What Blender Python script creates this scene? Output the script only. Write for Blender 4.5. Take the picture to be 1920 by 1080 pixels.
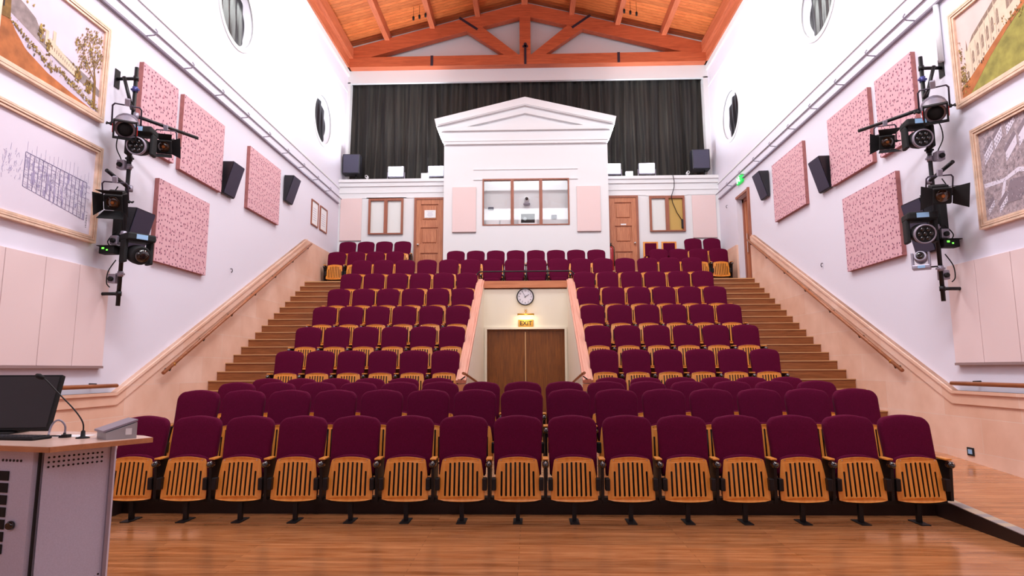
import bpy, bmesh, math, random
from mathutils import Vector, Matrix
PI = math.pi
R = math.radians
random.seed(7)
for o in list(bpy.data.objects):
    bpy.data.objects.remove(o, do_unlink=True)
C = bpy.context.scene.collection
SC = bpy.context.scene

# ------------------------------------------------------------------ camera
cam = bpy.data.objects.new('camera', bpy.data.cameras.new('camera'))
C.objects.link(cam)
cam.data.sensor_width = 36
cam.data.lens = 1150 / 1920 * 36
cam.data.clip_start = 0.05
cam.matrix_world = (Matrix.Translation((0.102, 0, 1.466)) @ Matrix.Rotation(0.02935, 4, 'Z')
                    @ Matrix.Rotation(PI / 2 + 0.13087, 4, 'X') @ Matrix.Rotation(-0.00362, 4, 'Z'))
SC.camera = cam

# ------------------------------------------------------------------ world, exposure, added fill lights
w = bpy.data.worlds.new('world'); SC.world = w; w.use_nodes = True
w.node_tree.nodes['Background'].inputs[0].default_value = (0.9, 0.9, 1, 1)
w.node_tree.nodes['Background'].inputs[1].default_value = 0.3
SC.view_settings.view_transform = 'Standard'
SC.view_settings.look = 'None'
SC.view_settings.gamma = 1
SC.view_settings.exposure = 0.0
SC.view_settings.use_curve_mapping = False

def area(name, loc, target, sx, sy, power, col=(1, 1, 1), spread=180):
    l = bpy.data.lights.new(name, 'AREA'); l.shape = 'RECTANGLE'; l.size = sx; l.size_y = sy
    l.energy = power; l.color = col; l.spread = R(spread)
    o = bpy.data.objects.new(name, l); C.objects.link(o); o.location = loc
    d = Vector(target) - Vector(loc)
    o.rotation_euler = d.to_track_quat('-Z', 'Y').to_euler()
    return o

# unseen fill lights added at roof height, above the picture
COOL = (0.92, 0.95, 1.0)
for y, pw in ((2.5, 125), (8.0, 150)):
    area('ceiling_fill', (0, y, 9.6), (0, y + 2.5, 0), 6.0, 1.2, pw, COOL)
area('ceiling_fill', (0, 12.0, 10.2), (0, 13.8, 0), 5.0, 1.0, 310, (0.97, 0.97, 1.0))
# fill lights added in mid-air to brighten the side walls, high and low
for s in (-1, 1):
    area('wall_fill', (s * 3.2, 12.2, 10.3), (s * 5.6, 13.2, 8.2), 3.5, 0.5, 170, (0.95, 1.0, 0.98))
    area('wall_fill', (s * 3.0, 7.5, 9.3), (s * 5.6, 8.4, 7.0), 3.5, 0.5, 80, (0.95, 1.0, 0.98))
    area('wall_fill', (s * 1.5, 5.0, 9.2), (s * 5.6, 6.8, 2.6), 3.0, 0.6, 105, (0.93, 0.92, 1.0), 90)
# unseen front fill added behind the camera
area('front_fill', (0, -2.5, 5.2), (0, 9.0, 1.2), 8.0, 1.6, 85, (0.93, 0.9, 1.0))
area('front_fill', (0, -1.0, 6.5), (0, 17.0, 7.0), 7.0, 1.2, 60, (0.98, 0.98, 1.0), 100)

# ------------------------------------------------------------------ materials
def lin(c):
    return tuple(((v / 255) / 12.92 if v / 255 <= 0.04045 else ((v / 255 + 0.055) / 1.055) ** 2.4) for v in c) + (1,)

def base_mat(name):
    m = bpy.data.materials.new(name); m.use_nodes = True
    nt = m.node_tree
    return m, nt, nt.nodes['Principled BSDF']

def plain(name, col, rough=0.6, metal=0.0, noise=0.0, scale=8.0, bump=0.0, coat=0.0):
    m, nt, b = base_mat(name)
    c = lin(col)
    b.inputs['Base Color'].default_value = c
    b.inputs['Roughness'].default_value = rough
    b.inputs['Metallic'].default_value = metal
    b.inputs['Coat Weight'].default_value = coat
    if noise or bump:
        tc = nt.nodes.new('ShaderNodeTexCoord'); n = nt.nodes.new('ShaderNodeTexNoise')
        n.inputs['Scale'].default_value = scale; n.inputs['Detail'].default_value = 6
        nt.links.new(tc.outputs['Object'], n.inputs['Vector'])
        if noise:
            r = nt.nodes.new('ShaderNodeValToRGB')
            r.color_ramp.elements[0].position = 0.3; r.color_ramp.elements[1].position = 0.7
            r.color_ramp.elements[0].color = tuple(v * (1 - noise) for v in c[:3]) + (1,)
            r.color_ramp.elements[1].color = tuple(min(1, v * (1 + noise)) for v in c[:3]) + (1,)
            nt.links.new(n.outputs['Fac'], r.inputs['Fac']); nt.links.new(r.outputs['Color'], b.inputs['Base Color'])
        if bump:
            bp = nt.nodes.new('ShaderNodeBump'); bp.inputs['Strength'].default_value = bump
            nt.links.new(n.outputs['Fac'], bp.inputs['Height']); nt.links.new(bp.outputs['Normal'], b.inputs['Normal'])
    return m

def emit(name, col, strength):
    m, nt, b = base_mat(name)
    b.inputs['Base Color'].default_value = lin(col)
    b.inputs['Emission Color'].default_value = lin(col)
    b.inputs['Emission Strength'].default_value = strength
    return m

def wood(name, c1, c2, axis='X', rough=0.4, scale=1.0, plank=None, coat=0.0, stretch=14.0):
    """grain stretched along one axis; plank=(length, width, plane) adds boards laid along that axis"""
    m, nt, b = base_mat(name)
    tc = nt.nodes.new('ShaderNodeTexCoord'); mp = nt.nodes.new('ShaderNodeMapping')
    sc = {'S': (stretch, .7, .7), 'X': (1, stretch, stretch), 'Y': (stretch, 1, stretch), 'Z': (stretch, stretch, 1)}[axis]
    mp.inputs['Scale'].default_value = tuple(v * scale for v in sc)
    nt.links.new(tc.outputs['Object'], mp.inputs['Vector'])
    n = nt.nodes.new('ShaderNodeTexNoise'); n.inputs['Scale'].default_value = 1.6; n.inputs['Detail'].default_value = 8
    n.inputs['Roughness'].default_value = 0.65; n.inputs['Distortion'].default_value = 0.6
    nt.links.new(mp.outputs['Vector'], n.inputs['Vector'])
    r = nt.nodes.new('ShaderNodeValToRGB')
    r.color_ramp.elements[0].position = 0.32; r.color_ramp.elements[1].position = 0.68
    r.color_ramp.elements[0].color = lin(c1); r.color_ramp.elements[1].color = lin(c2)
    nt.links.new(n.outputs['Fac'], r.inputs['Fac'])
    out = r.outputs['Color']
    if plank:
        L, W, gap, contrast = plank
        sep = nt.nodes.new('ShaderNodeSeparateXYZ'); cmb = nt.nodes.new('ShaderNodeCombineXYZ')
        nt.links.new(tc.outputs['Object'], sep.inputs[0])
        a, bb = ('X', 'Y') if axis == 'X' else ('Y', 'X')
        nt.links.new(sep.outputs[a], cmb.inputs['X']); nt.links.new(sep.outputs[bb], cmb.inputs['Y'])
        br = nt.nodes.new('ShaderNodeTexBrick')
        br.inputs['Scale'].default_value = 1; br.inputs['Brick Width'].default_value = L; br.inputs['Row Height'].default_value = W
        br.inputs['Mortar Size'].default_value = gap; br.inputs['Mortar Smooth'].default_value = 0.1
        br.offset = 0.37; br.inputs['Bias'].default_value = 0.0
        g = 1 - contrast
        br.inputs['Color1'].default_value = (g, g, g, 1); br.inputs['Color2'].default_value = (1, 1, 1, 1)
        br.inputs['Mortar'].default_value = (0.35, 0.32, 0.3, 1)
        nt.links.new(cmb.outputs[0], br.inputs['Vector'])
        mx = nt.nodes.new('ShaderNodeMix'); mx.data_type = 'RGBA'; mx.blend_type = 'MULTIPLY'
        mx.inputs['Factor'].default_value = 1
        nt.links.new(out, mx.inputs[6]); nt.links.new(br.outputs['Color'], mx.inputs[7])
        out = mx.outputs[2]
    nt.links.new(out, b.inputs['Base Color'])
    b.inputs['Roughness'].default_value = rough
    b.inputs['Coat Weight'].default_value = coat
    b.inputs['Coat Roughness'].default_value = 0.12
    return m

def stone_mat():
    m, nt, b = base_mat('stone')
    tc = nt.nodes.new('ShaderNodeTexCoord'); sep = nt.nodes.new('ShaderNodeSeparateXYZ'); cmb = nt.nodes.new('ShaderNodeCombineXYZ')
    nt.links.new(tc.outputs['Object'], sep.inputs[0])
    nt.links.new(sep.outputs['Y'], cmb.inputs['X']); nt.links.new(sep.outputs['Z'], cmb.inputs['Y'])
    br = nt.nodes.new('ShaderNodeTexBrick')
    br.inputs['Scale'].default_value = 1; br.inputs['Brick Width'].default_value = 1.3; br.inputs['Row Height'].default_value = 0.42
    br.inputs['Mortar Size'].default_value = 0.006; br.inputs['Mortar Smooth'].default_value = 0.6
    br.inputs['Color1'].default_value = lin((238, 196, 172)); br.inputs['Color2'].default_value = lin((244, 208, 188))
    br.inputs['Mortar'].default_value = lin((240, 214, 200))
    nt.links.new(cmb.outputs[0], br.inputs['Vector'])
    n = nt.nodes.new('ShaderNodeTexNoise'); n.inputs['Scale'].default_value = 1.7; n.inputs['Detail'].default_value = 7
    nt.links.new(tc.outputs['Object'], n.inputs['Vector'])
    r = nt.nodes.new('ShaderNodeValToRGB')
    r.color_ramp.elements[0].position = 0.35; r.color_ramp.elements[1].position = 0.7
    r.color_ramp.elements[0].color = (0.86, 0.78, 0.72, 1); r.color_ramp.elements[1].color = (1, 1, 1, 1)
    nt.links.new(n.outputs['Fac'], r.inputs['Fac'])
    mx = nt.nodes.new('ShaderNodeMix'); mx.data_type = 'RGBA'; mx.blend_type = 'MULTIPLY'; mx.inputs['Factor'].default_value = 1
    nt.links.new(br.outputs['Color'], mx.inputs[6]); nt.links.new(r.outputs['Color'], mx.inputs[7])
    nt.links.new(mx.outputs[2], b.inputs['Base Color'])
    b.inputs['Roughness'].default_value = 0.6
    return m

def fabric_panel_mat():
    """pink cloth woven with small dark sprigs in rows"""
    m, nt, b = base_mat('pink_cloth')
    tc = nt.nodes.new('ShaderNodeTexCoord')
    sep = nt.nodes.new('ShaderNodeSeparateXYZ'); cmb = nt.nodes.new('ShaderNodeCombineXYZ')
    nt.links.new(tc.outputs['Object'], sep.inputs[0]); nt.links.new(sep.outputs['Y'], cmb.inputs['X']); nt.links.new(sep.outputs['Z'], cmb.inputs['Y'])
    def spots(scale, rnd, thr, off, sy, metric):
        mp = nt.nodes.new('ShaderNodeMapping'); mp.inputs['Scale'].default_value = (scale, scale * sy, 1)
        mp.inputs['Location'].default_value = off
        nt.links.new(cmb.outputs[0], mp.inputs['Vector'])
        v = nt.nodes.new('ShaderNodeTexVoronoi'); v.voronoi_dimensions = '2D'; v.distance = metric
        v.inputs['Scale'].default_value = 1; v.inputs['Randomness'].default_value = rnd
        nt.links.new(mp.outputs['Vector'], v.inputs['Vector'])
        lt = nt.nodes.new('ShaderNodeMath'); lt.operation = 'LESS_THAN'; lt.inputs[1].default_value = thr
        nt.links.new(v.outputs['Distance'], lt.inputs[0])
        return lt.outputs[0]
    c0, c1, c2 = lin((220, 172, 180)), lin((200, 144, 156)), lin((104, 46, 74))
    f1 = spots(9, 0.3, 0.2, (.3, .2, 0), 0.6, 'EUCLIDEAN')
    f2 = spots(14, 0.75, 0.2, (0, 0, 0), 0.8, 'MANHATTAN')
    m1 = nt.nodes.new('ShaderNodeMix'); m1.data_type = 'RGBA'; m1.inputs[6].default_value = c0; m1.inputs[7].default_value = c1
    nt.links.new(f1, m1.inputs['Factor'])
    m2 = nt.nodes.new('ShaderNodeMix'); m2.data_type = 'RGBA'; m2.inputs[7].default_value = c2
    nt.links.new(m1.outputs[2], m2.inputs[6]); nt.links.new(f2, m2.inputs['Factor'])
    nt.links.new(m2.outputs[2], b.inputs['Base Color'])
    b.inputs['Roughness'].default_value = 0.9
    return m

def velvet_mat():
    m, nt, b = base_mat('maroon_fabric')
    tc = nt.nodes.new('ShaderNodeTexCoord'); n = nt.nodes.new('ShaderNodeTexNoise')
    n.inputs['Scale'].default_value = 150; n.inputs['Detail'].default_value = 4
    nt.links.new(tc.outputs['Object'], n.inputs['Vector'])
    r = nt.nodes.new('ShaderNodeValToRGB')
    r.color_ramp.elements[0].position = 0.35; r.color_ramp.elements[1].position = 0.65
    r.color_ramp.elements[0].color = lin((80, 6, 37)); r.color_ramp.elements[1].color = lin((95, 11, 50))
    nt.links.new(n.outputs['Fac'], r.inputs['Fac']); nt.links.new(r.outputs['Color'], b.inputs['Base Color'])
    b.inputs['Roughness'].default_value = 0.85
    b.inputs['Sheen Weight'].default_value = 0.08
    b.inputs['Sheen Tint'].default_value = lin((230, 110, 160))
    b.inputs['Specular IOR Level'].default_value = 0.08
    return m

def glass_mat():
    m, nt, b = base_mat('window_glass')
    nt.nodes.remove(b)
    t = nt.nodes.new('ShaderNodeBsdfTransparent'); g = nt.nodes.new('ShaderNodeBsdfGlossy'); g.inputs['Roughness'].default_value = 0.02
    x = nt.nodes.new('ShaderNodeMixShader'); x.inputs[0].default_value = 0.06
    nt.links.new(t.outputs[0], x.inputs[1]); nt.links.new(g.outputs[0], x.inputs[2])
    nt.links.new(x.outputs[0], nt.nodes['Material Output'].inputs['Surface'])
    return m

def curtain_mat():
    m, nt, b = base_mat('black_curtain')
    tc = nt.nodes.new('ShaderNodeTexCoord'); mp = nt.nodes.new('ShaderNodeMapping'); mp.inputs['Scale'].default_value = (5, 5, 0.25)
    n = nt.nodes.new('ShaderNodeTexNoise'); n.inputs['Scale'].default_value = 2; n.inputs['Detail'].default_value = 5
    nt.links.new(tc.outputs['Object'], mp.inputs['Vector']); nt.links.new(mp.outputs['Vector'], n.inputs['Vector'])
    r = nt.nodes.new('ShaderNodeValToRGB')
    r.color_ramp.elements[0].position = 0.35; r.color_ramp.elements[1].position = 0.7
    r.color_ramp.elements[0].color = lin((26, 24, 24)); r.color_ramp.elements[1].color = lin((58, 54, 48))
    nt.links.new(n.outputs['Fac'], r.inputs['Fac']); nt.links.new(r.outputs['Color'], b.inputs['Base Color'])
    b.inputs['Roughness'].default_value = 0.85
    return m

M = dict(
    wall=plain('plaster_white', (228, 224, 236), 0.75),
    white=plain('paint_white', (228, 228, 230), 0.6),
    cream=plain('paint_cream', (238, 230, 212), 0.7),
    stone=stone_mat(),
    stage_floor=wood('polished_boards', (166, 98, 52), (216, 148, 98), 'X', 0.2, 1.0, (2.2, 0.065, 0.0012, 0.28), 0.3, 10),
    tread=wood('oak_tread', (128, 74, 36), (170, 106, 60), 'X', 0.4, 1.5),
    nosing=plain('pale_nosing', (206, 160, 112), 0.4),
    dark_tread=wood('dark_oak', (70, 38, 24), (100, 56, 34), 'X', 0.45, 1.5),
    roof=wood('roof_boards', (206, 102, 46), (240, 140, 74), 'X', 0.55, 1.0, (30, 0.14, 0.006, 0.25), 0, 10),
    beam=wood('roof_beam', (178, 84, 50), (214, 112, 70), 'X', 0.5, 1.0),
    beamy=wood('roof_purlin', (176, 88, 56), (214, 120, 82), 'Y', 0.5, 1.0),
    iron=plain('strap_iron', (58, 46, 62), 0.5, 0.3),
    door=wood('door_oak', (168, 96, 62), (206, 136, 96), 'Z', 0.45, 1.5),
    doorf=wood('door_frame_wood', (134, 74, 52), (168, 100, 74), 'Z', 0.45, 1.5),
    exitdoor=wood('brown_oak', (96, 48, 4), (140, 80, 18), 'Z', 0.5, 1.5),
    cap=wood('cap_wood', (202, 134, 112), (226, 168, 146), 'S', 0.45, 1.2),
    capx=wood('cap_wood_cross', (190, 112, 70), (216, 140, 96), 'X', 0.45, 1.2),
    rail=wood('rail_wood', (140, 78, 46), (178, 110, 70), 'Y', 0.3, 1.2),
    seatwood=wood('beech_slats', (228, 136, 44), (244, 166, 76), 'Z', 0.38, 2.0, None, 0.2, 6),
    fabric=velvet_mat(),
    metal=plain('black_metal', (16, 13, 17), 0.45, 0.2),
    mattblack=plain('matt_black', (11, 10, 12), 0.75),
    knob=plain('polished_black', (14, 12, 12), 0.12, 0.0, coat=1.0),
    chrome=plain('chrome', (220, 215, 210), 0.2, 1.0),
    brass=plain('brass', (214, 160, 70), 0.3, 0.9),
    pink=fabric_panel_mat(),
    pinkedge=plain('panel_edge', (168, 104, 100), 0.7, noise=0.15, scale=14),
    blush=plain('blush_fabric', (232, 208, 206), 0.9, bump=0.05, scale=60),
    blushedge=plain('panel_edge_taupe', (150, 124, 122), 0.7),
    spk=plain('speaker_grille', (66, 64, 86), 0.6, noise=0.12, scale=160),
    spkside=plain('speaker_case', (30, 29, 36), 0.5),
    gold=plain('gilt_frame', (238, 204, 178), 0.35, 0.2, noise=0.15, scale=10),
    golddark=plain('gilt_line', (176, 122, 94), 0.5, 0.2),
    curtain=curtain_mat(),
    gloss=plain('black_plastic_sheet', (22, 20, 24), 0.34, bump=0.25, scale=3),
    glass=glass_mat(),
    frost=plain('frosted_glass', (226, 228, 226), 0.3),
    amber=plain('amber_room_pane', (196, 160, 84), 0.5),  # yellowish room beyond is painted into the opaque pane
    flood=emit('flood_light', (226, 238, 255), 30),
    warm=emit('lamp_warm', (255, 200, 120), 5),
    green=emit('green_led', (90, 255, 60), 4),
    red=plain('red_gel', (230, 40, 30), 0.4),
    extred=plain('extinguisher_red', (170, 16, 30), 0.3, coat=0.5),
    silver=plain('grey_metal', (158, 150, 164), 0.4, 0.4),
    grey=plain('grey_laminate', (206, 204, 224), 0.45, noise=0.06, scale=120),
    devgrey=plain('grey_device', (168, 164, 168), 0.4),
    desk=wood('desk_top', (220, 184, 164), (234, 200, 184), 'X', 0.25, 1.0),
    deskedge=wood('desk_edge', (186, 122, 78), (204, 140, 94), 'X', 0.4, 1.0),
    paper=plain('paper', (238, 238, 240), 0.7),
    ink=plain('ink', (30, 28, 40), 0.7),
    greyink=plain('pencil', (112, 100, 134), 0.9),
    greyink2=plain('pencil_light', (168, 156, 186), 0.9),
    sky=plain('canvas_sky', (226, 204, 214), 0.8, noise=0.05, scale=3),
    water=plain('canvas_water', (206, 190, 206), 0.8, noise=0.08, scale=9),
    bank=plain('canvas_bank', (178, 104, 56), 0.8, noise=0.3, scale=6),
    tree1=plain('canvas_tree', (132, 96, 46), 0.8, noise=0.3, scale=16),
    tree2=plain('canvas_leaf', (166, 138, 70), 0.8, noise=0.3, scale=20),
    hill=plain('canvas_hill', (150, 132, 130), 0.8, noise=0.25, scale=12),
    tree3=plain('canvas_dark_leaf', (104, 78, 34), 0.8, noise=0.3, scale=20),
    cloud=plain('canvas_cloud', (234, 214, 220), 0.8),
    sky2=plain('canvas_sky_warm', (226, 196, 188), 0.8, noise=0.06, scale=3),
    etch=plain('etched_dark', (104, 90, 100), 0.85),
    hill2=plain('etched_mid', (138, 122, 130), 0.85),
    bldg=plain('canvas_building', (222, 196, 170), 0.8, noise=0.1, scale=12),
    bldg2=plain('canvas_shadow', (142, 116, 100), 0.8, noise=0.2, scale=14),
    grass=plain('canvas_grass', (150, 140, 66), 0.8, noise=0.3, scale=8),
    drawing=plain('drawing_paper', (222, 212, 224), 0.85),
    engraving=plain('engraving', (168, 150, 154), 0.85, noise=0.35, scale=22),
    lens=plain('lens_glass', (60, 34, 18), 0.1, coat=1.0),
    amberspot=plain('lens_amber', (190, 110, 50), 0.3),
    lcd=plain('display_glass', (150, 190, 226), 0.3),
    blue=plain('blue_clamp', (74, 76, 140), 0.4, 0.3),
    signgreen=emit('sign_green', (30, 190, 80), 1.0),
    signwhite=emit('sign_white', (235, 255, 235), 1.2),
    tape1=plain('tape_grey', (158, 148, 146), 0.6),
    tape2=plain('tape_sand', (190, 170, 148), 0.6),
    clockface=plain('clock_face', (226, 222, 232), 0.5),
    brown=plain('riser_dark', (34, 16, 14), 0.5),
)

# ------------------------------------------------------------------ mesh helpers
class MB:
    def __init__(s):
        s.bm = bmesh.new()
    def face(s, vs, mi=0, sm=False):
        f = s.bm.faces.new(vs); f.material_index = mi; f.smooth = sm
        return f
    def box(s, x0, x1, y0, y1, z0, z1, mi=0, bev=0.0):
        b = s.bm
        v = [b.verts.new(p) for p in ((x0, y0, z0), (x1, y0, z0), (x1, y1, z0), (x0, y1, z0), (x0, y0, z1), (x1, y0, z1), (x1, y1, z1), (x0, y1, z1))]
        fs = [s.face([v[i] for i in q], mi) for q in ((3, 2, 1, 0), (4, 5, 6, 7), (0, 1, 5, 4), (1, 2, 6, 5), (2, 3, 7, 6), (3, 0, 4, 7))]
        if bev:
            es = list({e for f in fs for e in f.edges})
            bmesh.ops.bevel(b, geom=es, offset=bev, segments=2, affect='EDGES', profile=0.5)
        return s
    def prism(s, pts, a0, a1, axis='X', mi=0):
        """polygon pts extruded along axis; pts are the two other coordinates in xyz order"""
        def P(p, a):
            return {'X': (a, p[0], p[1]), 'Y': (p[0], a, p[1]), 'Z': (p[0], p[1], a)}[axis]
        b = s.bm
        lo = [b.verts.new(P(p, a0)) for p in pts]; hi = [b.verts.new(P(p, a1)) for p in pts]
        s.face(lo[::-1], mi); s.face(hi, mi)
        n = len(pts)
        for i in range(n):
            s.face([lo[i], lo[(i + 1) % n], hi[(i + 1) % n], hi[i]], mi)
        return s
    def beam(s, p, q, wd, ht, up=(0, 0, 1), mi=0):
        """rectangular bar from p to q; wd sideways, ht along up"""
        p, q = Vector(p), Vector(q); d = (q - p).normalized(); up = Vector(up)
        sd = d.cross(up).normalized(); u = sd.cross(d).normalized()
        b = s.bm; rings = []
        for c in (p, q):
            rings.append([b.verts.new(c + sd * (wd / 2 * i) + u * (ht / 2 * j)) for i, j in ((-1, -1), (1, -1), (1, 1), (-1, 1))])
        a, e = rings
        s.face(a[::-1], mi); s.face(e, mi)
        for i in range(4):
            s.face([a[i], a[(i + 1) % 4], e[(i + 1) % 4], e[i]], mi)
        return s
    def tube(s, pts, r, n=10, mi=0, cap=True):
        pts = [Vector(p) for p in pts]; b = s.bm; rings = []
        rr = r if isinstance(r, (list, tuple)) else [r] * len(pts)
        prev = None
        for i, p in enumerate(pts):
            if i == 0: d = pts[1] - p
            elif i == len(pts) - 1: d = p - pts[i - 1]
            else: d = (pts[i + 1] - p).normalized() + (p - pts[i - 1]).normalized()
            d.normalize()
            if prev is None:
                a = Vector((0, 0, 1)) if abs(d.z) < 0.9 else Vector((1, 0, 0))
                sd = d.cross(a).normalized()
            else:
                sd = (prev - d * prev.dot(d)).normalized()
            prev = sd; u = d.cross(sd)
            rings.append([b.verts.new(p + (sd * math.cos(2 * PI * k / n) + u * math.sin(2 * PI * k / n)) * rr[i]) for k in range(n)])
        for a, e in zip(rings, rings[1:]):
            for k in range(n):
                s.face([a[k], a[(k + 1) % n], e[(k + 1) % n], e[k]], mi, True)
        if cap:
            s.face(rings[0][::-1], mi); s.face(rings[-1], mi)
        return s
    def lathe(s, prof, c=(0, 0, 0), axis='Z', n=24, mi=0):
        """prof: list of (radius, distance along axis)"""
        b = s.bm; rings = []
        for r, h in prof:
            ring = []
            for k in range(n):
                x, y = r * math.cos(2 * PI * k / n), r * math.sin(2 * PI * k / n)
                p = {'Z': (x, y, h), 'Y': (x, h, y), 'X': (h, x, y)}[axis]
                ring.append(b.verts.new((c[0] + p[0], c[1] + p[1], c[2] + p[2])))
            rings.append(ring)
        for a, e in zip(rings, rings[1:]):
            for k in range(n):
                s.face([a[k], a[(k + 1) % n], e[(k + 1) % n], e[k]], mi, True)
        s.face(rings[0][::-1], mi); s.face(rings[-1], mi)
        return s
    def pillow(s, outline, rings, mi=0):
        """outline in XZ; rings: list of (scale, y) about the outline's centre"""
        cx = sum(p[0] for p in outline) / len(outline); cz = sum(p[1] for p in outline) / len(outline)
        b = s.bm; rs = []
        for sc, y in rings:
            rs.append([b.verts.new((cx + (p[0] - cx) * sc, y, cz + (p[1] - cz) * sc)) for p in outline])
        n = len(outline)
        for a, e in zip(rs, rs[1:]):
            for k in range(n):
                s.face([a[k], a[(k + 1) % n], e[(k + 1) % n], e[k]], mi, True)
        s.face(rs[0][::-1], mi, True); s.face(rs[-1], mi, True)
        return s
    def done(s, name, mats, parent=None, shear=None, loc=None):
        if shear:
            k, z0 = shear
            for v in s.bm.verts: v.co.y += k * (v.co.z - z0)
        bmesh.ops.recalc_face_normals(s.bm, faces=s.bm.faces)
        me = bpy.data.meshes.new(name); s.bm.to_mesh(me); s.bm.free()
        for m in (mats if isinstance(mats, (list, tuple)) else [mats]): me.materials.append(m)
        o = bpy.data.objects.new(name, me); C.objects.link(o)
        if parent: o.parent = parent
        if loc: o.location = loc
        return o

def tag(o, label=None, cat=None, group=None, kind=None):
    if label: o['label'] = label
    if cat: o['category'] = cat
    if group: o['group'] = group
    if kind: o['kind'] = kind
    return o

def thing(name, label, cat, loc=(0, 0, 0), rz=0, group=None):
    o = bpy.data.objects.new(name, None); C.objects.link(o); o.empty_display_size = 0.1
    o.location = loc; o.rotation_euler = (0, 0, rz)
    return tag(o, label, cat, group)

def struct(name, mb, m, parent=None, label=None):
    o = mb.done(name, m, parent)
    if not parent: o['kind'] = 'structure'
    if label: o['label'] = label
    return o

def kids(o):
    return [c for c in bpy.data.objects if c.parent == o]

def dup(o, parent=None, tree=None):
    c = o.copy(); C.objects.link(c); c.parent = parent
    for ch in (tree or TREE).get(o.name, []): dup(ch, c, tree)
    return c
TREE = {}
def remember(o):
    TREE[o.name] = kids(o)
    for c in TREE[o.name]: remember(c)

def cut(o, cutters):
    for i, c in enumerate(cutters):
        md = o.modifiers.new('cut', 'BOOLEAN'); md.operation = 'DIFFERENCE'; md.object = c; md.solver = 'EXACT'
    dg = bpy.context.evaluated_depsgraph_get(); dg.update()
    me = bpy.data.meshes.new_from_object(o.evaluated_get(dg))
    o.modifiers.clear(); o.data = me
    for c in cutters: bpy.data.objects.remove(c, do_unlink=True)

def text_mesh(name, body, size, m, parent, mat4, bold=0.0, extrude=0.002):
    cu = bpy.data.curves.new(name, 'FONT'); cu.body = body; cu.size = size; cu.extrude = extrude; cu.offset = bold
    cu.align_x = 'CENTER'; cu.align_y = 'CENTER'
    t = bpy.data.objects.new(name, cu); C.objects.link(t)
    dg = bpy.context.evaluated_depsgraph_get(); dg.update()
    me = bpy.data.meshes.new_from_object(t.evaluated_get(dg))
    bpy.data.objects.remove(t, do_unlink=True)
    me.transform(mat4); me.materials.clear(); me.materials.append(m)
    o = bpy.data.objects.new(name, me); C.objects.link(o); o.parent = parent
    return o

# ------------------------------------------------------------------ dimensions
WL, WR = -5.56, 5.64            # side wall faces
YB = 17.6                       # lower back wall face
YU = 18.1                       # upper back wall face (above the ledge)
P = 0.868                       # depth of one seating tier
def tierz(k): return 0.79 + 0.4725 * (k - 5)
def tiery(k): return 9.78 + P * (k - 5)
LAND = 3.64; YLAND = tiery(11)
ZB = 4.12; YBP = 16.68          # back platform
def rampz(y): return max(0.0, min(0.33, 0.075 * (y - 4.1)))

# ------------------------------------------------------------------ room shell
m = MB(); m.box(-6.2, 6.2, -6, 19, -0.3, 0.0)
struct('floor', m, M['stage_floor'])
# raised front platform and the two side ramps
m = MB()
for s in (-1, 1):
    xo = (WL if s < 0 else WR)
    xi = s * 4.17
    m.prism([(4.1, 0), (8.5, 0), (8.5, 0.33), (4.1, 0.001)], min(xi, xo), max(xi, xo), 'X')
m.prism([(6.5, 0), (8.5, 0), (8.5, 0.33), (6.5, 0.18)], -4.17, 4.17, 'X')
m.box(WL, WR, 8.5, 9.78, 0, 0.33)
o = m.done('ramped_platform', M['stage_floor'])
tag(o, 'polished wooden platform ramping up along both side walls to the cross aisle', 'platform')
m = MB(); m.box(-4.17, 4.17, 6.47, 6.5, 0.0, 0.178)
m.prism([(4.2, 0), (6.5, 0), (6.5, 0.178), (4.2, 0.006)], 4.13, 4.168, 'X'); m.prism([(4.2, 0), (6.5, 0), (6.5, 0.178), (4.2, 0.006)], -4.168, -4.13, 'X')
m.done('riser_board', M['brown'], o)
for s in (-1, 1):
    m = MB()
    n = 26
    for i in range(n):
        y0 = 4.3 + 2.2 * i / n; y1 = 4.3 + 2.2 * (i + 1) / n
        m.prism([(y0, rampz(y0) + 0.002), (y1, rampz(y1) + 0.002), (y1, rampz(y1) + 0.008), (y0, rampz(y0) + 0.008)],
                min(s * 4.13, s * 4.24), max(s * 4.13, s * 4.24), 'X', random.choice((0, 0, 1)))
    tag(m.done('edge_tape', [M['tape1'], M['tape2']], o), 'worn grey and sand tape along the ramp edge')

m = MB(); m.box(-6.2, WL, -6, 18.6, -0.3, 11.6)
wl = struct('wall_left', m, M['wall'])
m = MB(); m.box(WR, 6.6, -6, 18.6, -0.3, 11.6)
wr = struct('wall_right', m, M['wall'])
def cylcut(x0, x1, y, z, r):
    mm = MB(); mm.lathe([(r, x0), (r, x1)], (0, y, z), 'X', 56)
    return mm.done('cutter', M['wall'])
WINS = [(-1, 11.0, 8.38), (-1, 15.98, 8.28), (1, 11.1, 8.42), (1, 16.22, 8.34)]
cs = [cylcut(WL - 0.2, WL + 0.2, y, z, 0.65) for s, y, z in WINS if s < 0]
cut(wl, cs)
cs = [cylcut(WR - 0.2, WR + 0.2, y, z, 0.65) for s, y, z in WINS if s > 0]
mm = MB(); mm.box(WR - 0.2, WR + 0.6, 15.2, 16.12, 3.5, 5.92); cs.append(mm.done('cutter', M['wall']))
cut(wr, cs)
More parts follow.
